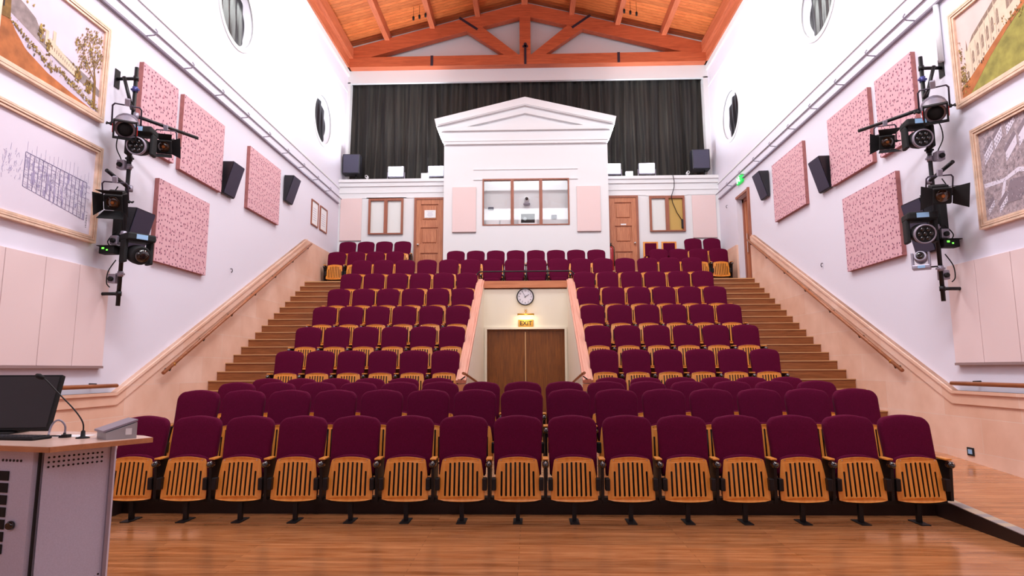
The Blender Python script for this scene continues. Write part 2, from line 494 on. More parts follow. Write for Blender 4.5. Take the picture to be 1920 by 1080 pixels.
for i, (s, y, z) in enumerate(WINS):
    xw = WL if s < 0 else WR
    e = bpy.data.objects.new('window_%d' % (i + 1), None); C.objects.link(e); e['kind'] = 'structure'
    e['label'] = 'round window high on the side wall, blacked out with gathered black sheeting'
    # gathered glossy sheeting, pleated upwards
    m = MB(); nx, nz = 44, 20; g = []
    for a in range(nx + 1):
        col = []
        for b2 in range(nz + 1):
            u = -1 + 2 * a / nx; v = -1 + 2 * b2 / nz
            hy = u * 0.66; hz = v * 0.66
            d = 0.02 * math.sin(u * 15 + 1.1 * math.sin(v * 1.6 + i)) + 0.006 * math.sin(u * 31 + v * 1.5)
            col.append(m.bm.verts.new((xw + s * (0.16 + d), y + hy, z + hz)))
        g.append(col)
    for a in range(nx):
        for b2 in range(nz):
            u = -1 + 2 * (a + .5) / nx; v = -1 + 2 * (b2 + .5) / nz
            if u * u + v * v < 1.05: m.face([g[a][b2], g[a + 1][b2], g[a + 1][b2 + 1], g[a][b2 + 1]], 0, True)
    m.done('window_covering', M['gloss'], e)
    m = MB()   # raised plaster ring
    N = 56
    rings = [[m.bm.verts.new((xw + dx * -s, y + r * math.cos(2 * PI * k / N), z + r * math.sin(2 * PI * k / N))) for k in range(N)]
             for r, dx in ((0.65, -0.02), (0.65, 0.015), (0.74, 0.015), (0.74, 0.0))]
    for a, b2 in zip(rings, rings[1:]):
        for k in range(N): m.face([a[k], a[(k + 1) % N], b2[(k + 1) % N], b2[k]])
    m.done('window_surround', M['white'], e)

# stage-side wall behind the camera
m = MB(); m.box(-6.2, 6.6, -6.3, -6, -0.3, 13); struct('wall_front', m, M['wall'])
# lower back wall, ledge and upper gable wall
m = MB(); m.box(-6, -2.36, YB, 18.6, 0, 7.0); m.box(2.37, 6.2, YB, 18.6, 0, 7.0); m.box(-2.36, 2.37, YB, 18.6, 0, 4.1)
wb = struct('wall_back', m, M['white'])
m = MB()
m.box(-5.56, 5.64, 17.52, 18.6, 6.98, 7.07)
m.box(-5.56, 5.64, 17.56, YB, 6.86, 6.98)
m.box(-5.56, 5.64, 17.58, YB, 6.66, 6.68)
m.box(-5.56, 5.64, 17.585, YB, 6.5, 6.53)
struct('trim_1', m, M['white'], label='white ledge and moulding above the back doors')
m = MB(); m.box(-6, 6.2, YU + 0.1, 18.7, 10.5, 13.2)          # gable
m.box(-6, 6.2, YU, YU + .1, 10.36, 10.77)                         # fascia
m.box(-6, -5.48, YU, 18.6, 7.0, 10.4); m.box(5.5, 6.2, YU, 18.6, 7.0, 10.4)
m.box(-6, 6.2, 18.6, 18.7, 6.9, 10.6)
struct('wall_gable', m, M['white'])

# ceiling: two slopes of boards
def ceilz(x): return 13.06 - 0.258 * abs(x)
m = MB()
m.prism([(0, 13.06), (6.6, ceilz(6.6)), (6.6, ceilz(6.6) + 0.15), (0, 13.21), (-6.6, ceilz(6.6) + 0.15), (-6.6, ceilz(6.6))], -6.3, 18.7, 'Y')
struct('ceiling', m, M['roof'])
for i, (x, wd) in enumerate([(0, .2), (-1.47, .15), (1.47, .15), (-2.88, .15), (2.88, .15), (-4.29, .15), (4.29, .15)]):
    nm = {0: 'ridge beam running along the middle of the wooden roof'}.get(i)
    side = 'left' if x < 0 else 'right'
    pos = {1.47: 'nearest the ridge', 2.88: 'halfway down', 4.29: 'nearest the wall'}.get(abs(x))
    m = MB(); m.box(-wd / 2, wd / 2, -6, 18.25, -0.31, -0.5 * wd * .258)
    o = m.done('purlin', M['beamy'], loc=(x, 0, ceilz(x)))
    tag(o, nm or 'brown roof purlin on the %s slope, %s' % (side, pos), 'roof beam', 'roof purlins')
for s in (-1, 1):
    xw = WL if s < 0 else WR
    a, b2 = (xw, xw - s * 0.22)
    m = MB(); m.box(min(a, b2), max(a, b2), -6, 18.25, 11.05, 11.4)
    a2 = xw - s * 0.1
    m.box(min(a, a2), max(a, a2), -6, 18.25, 10.77, 11.05)
    tag(m.done('wall_plate', M['beamy']), 'long brown wall plate along the top of the %s wall' % ('left' if s < 0 else 'right'), 'roof beam', 'wall plates')
    m = MB(); a3 = xw - s * 0.05
    m.box(min(a, a3), max(a, a3), -6, YU, 10.6, 10.77)
    a4 = xw - s * 0.02
    m.box(min(a, a4), max(a, a4), -6, YU, 10.05, 10.08)
    m.box(min(a, a4), max(a, a4), -6, YB, 6.80, 6.84)
    m.box(min(a, a4), max(a, a4), -6, YB, 6.53, 6.545)
    struct('trim_%d' % (2 if s < 0 else 3), m, M['white'], label='thin plaster mouldings along the side wall')

# roof truss against the gable
t = thing('roof_truss', 'brown timber king-post truss with iron straps across the back gable', 'truss', (0, 18.0, 10.77))
def part(nm, m, mt, par=None): return m.done(nm, mt, par or t)
m = MB(); m.box(-5.54, 5.62, -0.16, 0.1, 0.0, 0.32); part('tie_beam', m, M['beam'])
for s in (-1, 1):
    m = MB()
    m.prism([(s * 5.5, 0.32 - 0.02), (s * 4.85, 0.32), (s * 1.77, 1.15), (0, 1.62), (0, 2.05), (s * 5.55, 0.6)], -0.14, 0.08, 'Y'); part('rafter', m, M['beam'])
    m = MB()
    m.prism([(s * 0.18, 0.32), (s * 0.63, 0.32), (s * 1.84, 1.17), (s * 1.36, 1.30)], -0.13, 0.07, 'Y'); part('strut', m, M['beam'])
    m = MB(); m.box(s * 2.88 - .04, s * 2.88 + .04, -0.175, -0.16, 0.0, 0.33); part('iron_strap', m, M['iron'])
    m = MB(); m.beam((s * 1.47, -0.15, 1.18), (s * 2.04, -0.15, 1.58), 0.02, 0.07, (0, 0, 1)); part('iron_strap', m, M['iron'])
m = MB(); m.box(-.16, .18, -0.15, 0.09, 0.32, 1.8); part('king_post', m, M['beam'])
m = MB(); m.box(-.02, .05, -0.18, -0.16, 0.0, 0.62); m.box(-.07, .1, -0.18, -0.16, 0.55, 0.61); m.lathe([(.05, -.18), (.05, -.16)], (.015, 0, .65), 'Y', 12)
part('iron_strap', m, M['iron'])

# black curtain filling the opening above the ledge
m = MB(); N = 560; row = []
ph = [random.random() * 6 for _ in range(5)]
for k in range(N + 1):
    x = -5.5 + 11.02 * k / N
    y = 18.36 + 0.045 * math.sin(x * 21 + 1.7 * math.sin(x * 2.3) + ph[0]) + 0.03 * math.sin(x * 9.3 + ph[1] + math.sin(x * 3.7))
    y += 0.018 * math.sin(x * 43 + ph[2])
    row.append((x, y))
zs = (7.07, 8.2, 9.4, 10.5)
grid = [[m.bm.verts.new((x + 0.03 * (zi - 1.5) * math.sin(x * 5), y + 0.02 * math.sin(zi * 1.7 + x * 4), z)) for zi, z in enumerate(zs)] for x, y in row]
for a, b2 in zip(grid, grid[1:]):
    for i in range(3): m.face([a[i], b2[i], b2[i + 1], a[i + 1]], 0, True)
tag(m.done('curtain', M['curtain']), 'wide black pleated curtain hanging across the back above the doors', 'curtain')

# ------------------------------------------------------------------ stone dado along the side walls
for s in (-1, 1):
    xw = WL if s < 0 else WR
    xi = xw - s * 0.05; xc = xw - s * 0.068
    top = [(-6, 1.17), (8.22, 1.17), (14.96, 4.71)]
    m = MB()
    if s < 0:
        m.prism([(-6, 0), (YB, 0), (YB, 4.71)] + top[::-1], min(xw, xi), max(xw, xi), 'X')
    else:
        m.prism([(-6, 0), (15.14, 0), (15.14, 4.71)] + top[::-1], min(xw, xi), max(xw, xi), 'X')
        m.prism([(16.18, 0), (YB, 0), (YB, 4.71), (16.18, 4.71)], min(xw, xi), max(xw, xi), 'X')
    # cap band following the top edge
    cb = 0.17; k = 0.525; off = cb * math.sqrt(1 + k * k)
    lo = [(-6, 1.17 - cb), (8.22 + 0.04, 1.17 - cb), (14.96, 4.71 - off)]
    m.prism(top + [(14.96, 4.71 - off), (8.26, 1.17 - cb), (-6, 1.17 - cb)], min(xw, xc), max(xw, xc), 'X')
    m.prism([(-6, 1.13), (8.23, 1.13), (14.96, 4.665), (14.96, 4.71), (8.22, 1.17), (-6, 1.17)], min(xw, xc - s * 0.02), max(xw, xc - s * 0.02), 'X')
    struct('trim_%d' % (4 if s < 0 else 5), m, M['stone'], label='pale stone dado rising beside the stairs')

# ------------------------------------------------------------------ stairs
XIN = 4.40
for s in (-1, 1):
    side = 'left' if s < 0 else 'right'
    st = thing('staircase', 'wooden aisle stairs climbing beside the %s wall' % side, 'stairs', (0, 0, 0), 0, 'aisle stairs')
    xw = (WL if s < 0 else WR) - s * 0.05
    for n in range(1, 21):
        y0 = 9.2 + 0.2895 * (n - 1); z1 = 0.33 + 0.15762 * n
        last = n == 21
        xi = s * XIN
        m = MB(); x0, x1 = sorted((xi, xw))
        m.box(x0, x1, y0, y0 + (0.2895 if not last else 0.02), max(0.33, z1 - 0.34), z1)
        stp = m.done('step', M['tread'], st)
        m = MB(); m.box(x0, x1, y0 - 0.018, y0 + 0.01, z1 - 0.014, z1 + 0.003)
        m.done('nosing', M['nosing'], stp)

# seating tiers
for k in range(5, 11):
    y0, y1, z1 = tiery(k), tiery(k + 1), tierz(k)
    m = MB()
    spans = [(-XIN, -1.1), (1.1, XIN)]
    for a, b2 in spans:
        m.box(a, b2, y0, y1, max(0.33, z1 - 0.9), z1 - 0.001)
        m.box(a, b2, y0 - 0.02, y0 + 0.02, z1 - 0.025, z1 + 0.003, 1)
    if k == 10: m.box(-1.1, 1.1, 14.15, y1, 2.6, z1 - .001)
    o = m.done('seating_tier', [M['tread'], M['nosing']])
    words = {5: 'lowest', 6: 'second', 7: 'third', 8: 'fourth', 9: 'fifth', 10: 'topmost'}
    tag(o, 'wooden stepped tier carrying seats, %s step of the raked block' % words[k], 'platform', 'seating tiers')
m = MB()
m.box(WL + .05, WR - .05, YLAND, YBP, 2.6, LAND)
m.box(WL + .05, WR - .05, YLAND - 0.02, YLAND + 0.02, LAND - 0.025, LAND + 0.003, 1)
tag(m.done('landing', [M['tread'], M['nosing']]), 'wooden landing at the head of the aisle stairs', 'platform')
m = MB()
m.box(WL + .05, WR - .05, YBP, YB, 3.0, ZB)
m.box(WL + .05, WR - .05, YBP - .02, YBP + 0.02, ZB - 0.025, ZB + 0.003, 1)
tag(m.done('back_platform', [M['tread'], M['nosing']]), 'raised wooden platform in front of the back doors', 'platform')

# ------------------------------------------------------------------ exit passage in the middle
m = MB()
for s in (-1, 1):
    x0, x1 = sorted((s * 0.955, s * 1.09))
    m.prism([(9.3, 0.33), (14.12, 0.33), (14.12, 3.42), (14.1, 3.42), (10.2, 1.2), (10.1, 0.95), (9.3, 0.8)], x0, x1, 'X')
struct('wall_passage', m, M['cream'])
m = MB()
m.box(-.955, -0.885, 14.0, 14.14, 0.33, 3.28); m.box(0.885, .955, 14.0, 14.14, 0.33, 3.28); m.box(-0.885, 0.885, 14.0, 14.14, 2.36, 3.28)
struct('wall_passage_end', m, M['cream'])
for s in (-1, 1):
    e = thing('sloping_cap', 'broad pink-brown wooden cap sloping down the %s side of the exit passage' % ('left' if s < 0 else 'right'), 'wall cap', (s * 1.04, 0, 0), 0, 'caps beside the exit')
    m = MB(); m.beam((0, 10.16, 1.255), (0, 14.1, 3.485), 0.17, 0.06, (0, 0, 1)); m.done('cap_board', M['cap'], e)
    m = MB(); m.beam((0, 10.14, 1.285), (0, 14.12, 3.53), 0.10, 0.03, (0, 0, 1)); m.done('moulding', M['cap'], e)
    m = MB(); m.box(-.085, .085, 10.1, 10.2, 1.1, 1.215); m.done('end_block', M['capx'], e)
m = MB(); m.box(-0.955, 0.955, 13.96, 14.16, 3.31, 3.47)
tag(m.done('parapet_beam', M['capx']), 'orange-brown wooden beam across the top of the exit wall', 'beam')
t = thing('guard_rail', 'black metal guard rail on the beam above the exit', 'railing', (0, 14.06, 3.47))
m = MB(); m.tube([(-1.12, 0, 0), (-1.12, 0, .17), (-1.07, 0, .23), (-1.0, 0, .235), (1.0, 0, .235), (1.07, 0, .23), (1.12, 0, .17), (1.12, 0, 0)], 0.016); m.done('top_rail', M['metal'], t)
for x in (-.5, 0.02, .52):
    m = MB(); m.tube([(x, 0, 0), (x, 0, .225)], 0.015); m.done('post', M['metal'], t)
# double door
e = bpy.data.objects.new('door_1', None); C.objects.link(e); e['kind'] = 'structure'; e['label'] = 'brown oak double door under the lit exit sign'
for s in (-1, 1):
    m = MB(); x0, x1 = sorted((s * 0.006, s * 0.86)); m.box(x0, x1, 14.07, 14.12, 0.05, 2.33)
    lf = m.done('door_leaf', M['exitdoor'], e)
m = MB(); m.box(-.885, -.86, 14.03, 14.14, .3, 2.33); m.box(.86, .885, 14.03, 14.14, .3, 2.33); m.box(-.885, .885, 14.03, 14.14, 2.33, 2.36)
m.done('door_frame', M['exitdoor'], e)
m = MB(); m.box(-.93, -.885, 13.97, 14.0, .3, 2.36); m.box(.885, .93, 13.97, 14.0, .3, 2.36); m.box(-.93, .93, 13.97, 14.0, 2.36, 2.41)
m.done('architrave', M['cream'], e)
m = MB(); m.box(-.02, .004, 14.05, 14.07, .1, 2.3); m.done('astragal', M['nosing'], e)
for s in (-1, 1):
    t = thing('handrail', 'short dark wooden handrail on the %s wall of the exit passage' % ('left' if s < 0 else 'right'), 'handrail', (s * .98, 9.3, 1.3), 0, 'exit passage handrails')
    m = MB(); m.tube([(-s * .07, .0, .10), (-s * .07, .25, .09), (-s * .07, 2.6, -.1)], 0.022); m.done('rail', M['rail'], t)
    m = MB(); m.tube([(0, .3, .0), (-s * .07, .3, .05)], 0.01); m.done('bracket', M['metal'], t)
    m = MB(); m.tube([(0, 2.2, -.15), (-s * .07, 2.2, -.09)], 0.01); m.done('bracket', M['metal'], t)
# clock
t = thing('wall_clock', 'round black-rimmed wall clock above the exit sign', 'clock', (-0.005, 13.998, 3.1))
m = MB(); m.lathe([(.195, 0), (.2, -.02), (.2, -.045), (.18, -.05), (.178, -.03), (.01, -.03)], (0, 0, 0), 'Y', 40); m.done('rim', M['mattblack'], t)
m = MB(); m.lathe([(.178, -.028), (.178, -.034)], (0, 0, 0), 'Y', 40); fc = m.done('dial', M['clockface'], t)
for n in range(1, 13):
    a = PI / 2 - n * PI / 6
    mt = Matrix.Translation((0.138 * math.cos(a), -0.0345, 0.138 * math.sin(a))) @ Matrix.Rotation(PI / 2, 4, 'X')
    text_mesh('numeral', str(n), 0.05, M['ink'], fc, mt, 0.0005, 0.0008)
m = MB()
for n in range(60):
    a = n * PI / 30; r0 = .166 if n % 5 else .16
    m.beam((r0 * math.cos(a), -.0355, r0 * math.sin(a)), (.174 * math.cos(a), -.0355, .174 * math.sin(a)), 0.0025, 0.0015, (0, 1, 0))
m.done('minute_mark', M['ink'], fc)
def hand(a, L, wd, nm):
    m = MB(); m.beam((-.025 * math.cos(a), -.04, -.025 * math.sin(a)), (L * math.cos(a), -.04, L * math.sin(a)), 0.003, wd, Vector((0, 1, 0)).cross(Vector((math.cos(a), 0, math.sin(a)))))
    m.done(nm, M['ink'], t)
hand(R(90 - 58), .10, .010, 'hour_hand'); hand(R(90 + 29), .145, .007, 'minute_hand')
# exit sign with picture light
t = thing('exit_sign', 'small brass plate reading EXIT lit by a picture light over the double door', 'sign', (0.005, 13.995, 2.49))
m = MB(); m.box(-.17, .17, -.02, 0, -.085, .085); m.done('sign_plate', M['brass'], t)
text_mesh('lettering', 'EXIT', 0.135, M['ink'], t, Matrix.Translation((0, -.022, 0)) @ Matrix.Rotation(PI / 2, 4, 'X'), 0.003)
m = MB(); m.tube([(-.19, -.1, .2), (.19, -.1, .2)], .022); sh = m.done('lamp_shade', M['brass'], t)
m = MB(); m.tube([(0, 0, .29), (0, -.06, .3), (0, -.1, .22)], .008); m.tube([(-.03, -.02, .27), (0, -.02, .3), (.03, -.02, .27)], .006); m.tube([(-.03, -.02, .33), (0, -.02, .3), (.03, -.02, .33)], .006); m.done('lamp_arm', M['brass'], t)
m = MB(); m.tube([(-.17, -.095, .172), (.17, -.095, .172)], .009); m.done('lamp_tube', M['warm'], t)
l = bpy.data.lights.new('exit_lamp', 'AREA'); l.shape = 'RECTANGLE'; l.size = .34; l.size_y = .03; l.energy = 0.8; l.color = (1, .72, .35)
lo = bpy.data.objects.new('exit_lamp', l); C.objects.link(lo); lo.location = (0.005, 13.87, 2.63); lo.rotation_euler = (R(35), 0, 0)
l = bpy.data.lights.new('exit_glow', 'POINT'); l.energy = 2.5; l.color = (1, .8, .5); l.shadow_soft_size = .1
lo = bpy.data.objects.new('exit_glow', l); C.objects.link(lo); lo.location = (0.005, 13.7, 2.62)

# ------------------------------------------------------------------ projection booth with pediment
XB0, XB1, ZT = -2.36, 2.37, 7.8
e = bpy.data.objects.new('wall_booth', None); C.objects.link(e); e['kind'] = 'structure'; e['label'] = 'white projection booth with a triangular pediment'; e.location = (0, 17.1, ZB)
def bp(nm, m, mt=None, par=None):
    o = m.done(nm, mt or M['white'], par or e); o.location = (0, 0, 0)
    if not par: o.data.transform(Matrix.Translation((0, -17.1, -ZB)))
    return o
m = MB()
m.box(XB0, -1.24, 17.1, 17.25, ZB, 8.0); m.box(1.25, XB1, 17.1, 17.25, ZB, 8.0)
m.box(-1.24, 1.25, 17.1, 17.25, ZB, 5.52); m.box(-1.24, 1.25, 17.1, 17.25, 6.89, 8.0)
m.box(XB0, XB0 + .12, 17.25, 18.25, ZB, 8.3); m.box(XB1 - .12, XB1, 17.25, 18.25, ZB, 8.3)
m.box(XB0, XB1, 17.5, 18.25, ZB, 8.3)
m.box(XB0, XB1, 17.25, 18.2, 7.2, 7.3); m.box(XB0, XB1, 17.25, 18.2, 5.2, 5.3)
m.prism([(XB0, 7.92), (XB1, 7.92), (2.46, 8.3), (-2.45, 8.3)], 17.02, 18.25, 'Y')
bp('booth_wall', m)
m = MB(); m.prism([(-2.5, 8.3), (2.5, 8.3), (2.56, 8.42), (-2.56, 8.42)], 16.94, 18.25, 'Y'); m.box(-2.4, 2.41, 17.0, 17.1, 8.0, 8.03); bp('cornice', m)
m = MB(); m.prism([(-2.56, 8.42), (2.56, 8.42), (0, 9.02)], 17.08, 18.25, 'Y'); bp('tympanum', m)
for s in (-1, 1):
    m = MB()
    m.prism([(s * 2.57, 8.42), (s * 2.62, 8.64), (0, 9.27), (0, 9.02)], 16.88, 18.25, 'Y')
    m.prism([(s * 2.57, 8.42), (s * 1.75, 8.42), (0, 8.82), (0, 9.02)], 16.98, 17.4, 'Y')
    m.prism([(s * 2.57, 8.44), (s * 2.58, 8.475), (0, 9.08), (0, 9.045)], 16.86, 17.0, 'Y')
    bp('raking_cornice', m)
m = MB(); m.box(-1.5, 1.5, 17.075, 17.1, 7.16, 7.185); m.box(-1.5, -1.24, 17.07, 17.1, 6.86, 6.89); m.box(1.25, 1.5, 17.07, 17.1, 6.86, 6.89); bp('moulding', m)
# booth windows
f = bpy.data.objects.new('window_5', None); C.objects.link(f); f['kind'] = 'structure'; f['label'] = 'three-light window of the projection booth'
m = MB()
for a, b2, c, d in ((-1.24, -1.2, 5.55, 6.85), (1.21, 1.25, 5.55, 6.85), (-1.24, 1.25, 6.85, 6.89), (-1.24, 1.25, 5.52, 5.55), (-.43, -.34, 5.55, 6.85), (.39, .48, 5.55, 6.85)):
    m.box(a, b2, 17.08, 17.2, c, d)
m.done('window_frame', M['doorf'], f)
for a, b2 in ((-1.2, -.43), (-.34, .39), (.48, 1.21)):
    m = MB(); m.box(a, b2, 17.14, 17.145, 5.55, 6.85); m.done('window_pane', M['glass'], f)
area('booth_fill', (0, 17.37, 7.18), (0, 17.4, 5.5), 2.3, .18, 4, (1, 1, 1))  # fill light added to brighten the booth interior
for x in (-1.0, 0.95):
    t = thing('wall_box', 'small dark control box inside the booth behind the %s pane' % ('left' if x < 0 else 'right'), 'control box', (-1.02 if x < 0 else .82, 17.5, 6.12 if x < 0 else 5.85))
    m = MB(); m.box(-.08, .08, -.04, 0, -.04 if x < 0 else -.06, .04 if x < 0 else .06, 0, .01); m.done('case', M['spk'], t)
t = thing('projector', 'black projector in a white surround behind the middle booth pane', 'projector', (.06, 17.38, 5.76))
m = MB(); m.box(-.19, .19, -.12, .1, -.13, .13, 0, .015); m.done('case', M['mattblack'], t)
m = MB(); m.lathe([(.06, -.12), (.055, -.15), (.045, -.14)], (-.08, 0, -.02), 'Y', 20); m.done('lens', M['knob'], t)
m = MB(); m.box(-.27, -.2, -.13, .11, -.24, .19); m.box(.2, .27, -.13, .11, -.24, .19); m.box(-.2, .2, -.13, .11, .13, .19); m.box(-.2, .2, -.13, .11, -.24, -.135); m.done('surround', M['paper'], t)
t = thing('dome_camera', 'small white camera with a dark round lens behind the middle booth pane', 'camera', (.03, 17.4, 6.36))
m = MB(); m.lathe([(.01, -.09), (.06, -.07), (.08, 0), (.06, .07), (.01, .09)], (0, 0, 0), 'Z', 20); m.done('housing', M['paper'], t)
m = MB(); m.lathe([(.05, -.085), (.045, -.1), (.02, -.105)], (0, 0, .0), 'Y', 16); m.done('lens', M['knob'], t)
m = MB(); m.lathe([(.1, -.12), (.1, -.16), (.05, -.17)], (0, 0, 0), 'Z', 20); m.box(-.03, .03, -.02, .09, -.15, -.1); m.done('base', M['silver'], t)
t = thing('booth_counter', 'low white shelf unit inside the booth behind the left pane', 'shelf unit', (-.78, 17.44, 5.32))
m = MB(); m.box(-.38, .0, -.05, .05, 0, .42); m.box(.05, .33, -.05, .05, 0, .54); m.done('carcass', M['paper'], t)

# blush panels on the booth front
def blush(nm, lab, x0, x1, y, z0, z1, d=.05, group=None):
    t = thing(nm, lab, 'acoustic panel', ((x0 + x1) / 2, y, z0), 0, group)
    m = MB(); m.box(-(x1 - x0) / 2, (x1 - x0) / 2, -d, -.008, 0.012, z1 - z0, 0, .006); m.done('fabric_face', M['blush'], t)
    m = MB(); m.box(-(x1 - x0) / 2, (x1 - x0) / 2, -d, 0, 0, .012); m.done('edge_trim', M['blushedge'], t)
blush('acoustic_panel', 'pale blush acoustic panel on the booth left of its window', -2.1, -1.42, 17.1, 5.32, 6.65, .05, 'blush acoustic panels')
blush('acoustic_panel', 'pale blush acoustic panel on the booth right of its window', 1.46, 2.13, 17.1, 5.31, 6.64, .05, 'blush acoustic panels')
blush('acoustic_panel', 'pale blush acoustic panel in the left corner of the back wall', -5.5, -4.86, YB, 5.21, 6.5, .03, 'blush acoustic panels')
blush('acoustic_panel', 'pale blush acoustic panel in the right corner of the back wall', 4.85, 5.54, YB, 5.2, 6.48, .03, 'blush acoustic panels')

# back doors
def panel_door(nm, lab, x0, x1, z0, z1, hinge):
    e = bpy.data.objects.new(nm, None); C.objects.link(e); e['kind'] = 'structure'; e['label'] = lab
    m = MB(); m.box(x0, x0 + .06, YB - .07, YB, z0, z1 - .06); m.box(x1 - .06, x1, YB - .07, YB, z0, z1 - .06); m.box(x0, x1, YB - .07, YB, z1 - .06, z1)
    m.done('door_frame', M['doorf'], e)
    a, b2 = x0 + .06, x1 - .06
    st = .14; rows = [(z1 - .2 - .5, z1 - .2), (z1 - .98 - .42, z1 - .90 + .0), (z1 - 2.15, z1 - 1.66)]
    m = MB(); m.box(a, b2, YB - .012, YB, z0, z1 - .06)
    m.box(a, a + st, YB - .048, YB - .012, z0, z1 - .06); m.box(b2 - st, b2, YB - .048, YB - .012, z0, z1 - .06)
    zz = [z0] + [v for r_ in sorted(rows) for v in r_] + [z1 - .06]
    for i in range(0, len(zz), 2): m.box(a + st, b2 - st, YB - .048, YB - .012, zz[i], zz[i + 1])
    lf = m.done('door_leaf', M['door'], e)
    for r0, r1 in rows:
        m = MB(); m.box(a + st + .05, b2 - st - .05, YB - .04, YB - .012, r0 + .05, r1 - .05, 0, .012); m.done('raised_panel', M['door'], lf)
    kx = a + .07 if hinge == 'r' else b2 - .07
    m = MB(); m.lathe([(.03, -.045), (.03, -.052), (.012, -.05), (.012, -.08), (.032, -.09), (.03, -.12), (.005, -.125)], (kx, YB, z1 - 1.42), 'Y', 16); m.done('door_knob', M['chrome'], lf)
    return e
panel_door('door_2', 'light brown panelled door with a paper notice, left of the booth', -3.29, -2.38, ZB, 6.49, 'r')
panel_door('door_3', 'light brown panelled door right of the booth', 2.39, 3.28, ZB, 6.48, 'l')
t = thing('paper_notice', 'white paper notice taped to the left panelled door', 'notice', (-2.82, YB - .049, 6.0))
m = MB(); m.box(-.165, .165, -.003, 0, -.12, .11); pp = m.done('sheet', M['paper'], t)
m = MB()
for i, wd in enumerate((.2, .12, .16, .18, .1)): m.box(-wd / 2, wd / 2, -.0036, -.003, .065 - i * .033 - .008, .065 - i * .033)
m.done('printed_lines', M['greyink2'], pp)
m = MB(); m.box(-.08, .08, -.003, 0, -.02, .02); o = m.done('door_plate', M['paper'], loc=(2.84, YB - .049, 5.62)); tag(o, 'small white plate on the right panelled door', 'sign')
# back wall windows
def pair_window(nm, lab, x0, x1, z0, z1, mats):
    e = bpy.data.objects.new(nm, None); C.objects.link(e); e['kind'] = 'structure'; e['label'] = lab
    xm = (x0 + x1) / 2; m = MB()
    for a, b2, c, d in ((x0, x0 + .06, z0 + .035, z1 - .07), (x1 - .06, x1, z0 + .035, z1 - .07), (x0, x1, z1 - .07, z1), (x0, x1, z0, z0 + .035), (xm - .05, xm + .05, z0 + .035, z1 - .07)):
        m.box(a, b2, YB - .07, YB, c, d)
    m.done('window_frame', M['doorf'], e)
    for i, (a, b2) in enumerate(((x0 + .06, xm - .05), (xm + .05, x1 - .06))):
        m = MB(); m.box(a, b2, YB - .008, YB - .002, z0 + .035, z1 - .07); m.done('window_pane', mats[i], e)
    m = MB(); m.box(x0 - .08, x1 + .08, YB - .015, YB, z1 + .02, z1 + .04); m.done('moulding', M['white'], e)
pair_window('window_6', 'two-light window with pale panes left of the left door', -4.65, -3.62, 5.4, 6.48, (M['frost'], M['frost']))
pair_window('window_7', 'two-light window with one amber pane right of the right door', 3.61, 4.63, 5.4, 6.46, (M['frost'], M['amber']))
m = MB(); m.tube([(4.31, 17.5, 7.08), (4.34, 17.5, 6.9), (4.33, 17.49, 6.7), (4.24, 17.5, 6.42), (4.28, 17.53, 6.25), (4.4, 17.55, 5.95), (4.54, 17.55, 5.72)], .011, 8)
m.box(4.52, 4.57, 17.53, 17.58, 5.5, 5.75)
tag(m.done('cable', M['metal']), 'thin dark cable hanging from the ledge across the amber window', 'cable')

# things on the ledge
for x0, side in ((-5.25, 'left'), (5.2, 'right')):
    t = thing('loudspeaker', 'square dark loudspeaker at the %s end of the ledge before the curtain' % side, 'loudspeaker', (x0, 17.8, 7.07), 0, 'ledge loudspeakers')
    m = MB(); m.box(-.26, .26, -.14, .16, .22, .84, 0, .02); m.done('cabinet', M['spkside'], t)
    m = MB(); m.box(-.235, .235, -.155, -.14, .25, .81, 0, .005); m.done('grille', M['spk'], t)
    m = MB(); m.tube([(0.12, 0, 0), (0.12, 0, .24)], .02); m.box(-.0, .24, -.1, .1, 0, .015); m.done('stand', M['metal'], t)
for i, (x0, x1) in enumerate(((-4.13, -3.68), (-2.94, -2.45), (2.39, 2.82), (3.39, 3.83))):
    nm = ['outer floodlight on the left half of the ledge', 'floodlight on the ledge just left of the booth', 'floodlight on the ledge just right of the booth', 'outer floodlight on the right half of the ledge'][i]
    t = thing('floodlight', 'glaring white ' + nm, 'floodlight', ((x0 + x1) / 2, 17.75, 7.07), 0, 'ledge floodlights')
    m = MB(); m.box(-.24, .24, -.02, .1, .13, .46, 0, .015); m.done('housing', M['silver'], t)
    m = MB(); m.box(-.215, .215, -.03, -.02, .155, .435); m.done('lamp_face', M['flood'], t)
    m = MB(); m.tube([(-.26, .03, .28), (-.26, .03, .02), (.26, .03, .02), (.26, .03, .28)], .012); m.done('bracket', M['silver'], t)
    area('flood_beam', ((x0 + x1) / 2, 17.68, 7.36), ((x0 + x1) * .6, 15.5, 12.0), .4, .25, 110, (.9, .95, 1), 150)
m = MB(); m.box(-.11, .11, -.06, .06, 0, .2, 0, .01); o = m.done('ledge_box', M['white'], loc=(3.08, 17.75, 7.07)); tag(o, 'small white box on the ledge between the two right floodlights', 'box')
m = MB(); m.box(-.11, .11, -.06, .06, 0, .18, 0, .01); o = m.done('ledge_box', M['white'], loc=(-3.0, 17.62, 7.07)); tag(o, 'small white box on the ledge in front of the inner left floodlight', 'box')
for x in (-4.75, 4.78):
    t = thing('security_camera', 'tiny white camera on the %s end of the ledge' % ('left' if x < 0 else 'right'), 'camera', (x, 17.65, 7.07))
    m = MB(); m.lathe([(.04, -.09), (.045, -.08), (.045, .04), (.02, .06)], (0, 0, .1), 'Y', 14); m.done('body', M['paper'], t)
    m = MB(); m.lathe([(.03, -.0905), (.028, -.095)], (0, 0, .1), 'Y', 14); m.done('lens', M['knob'], t)
    m = MB(); m.tube([(0, 0, 0), (0, 0, .07)], .015); m.done('foot', M['paper'], t)
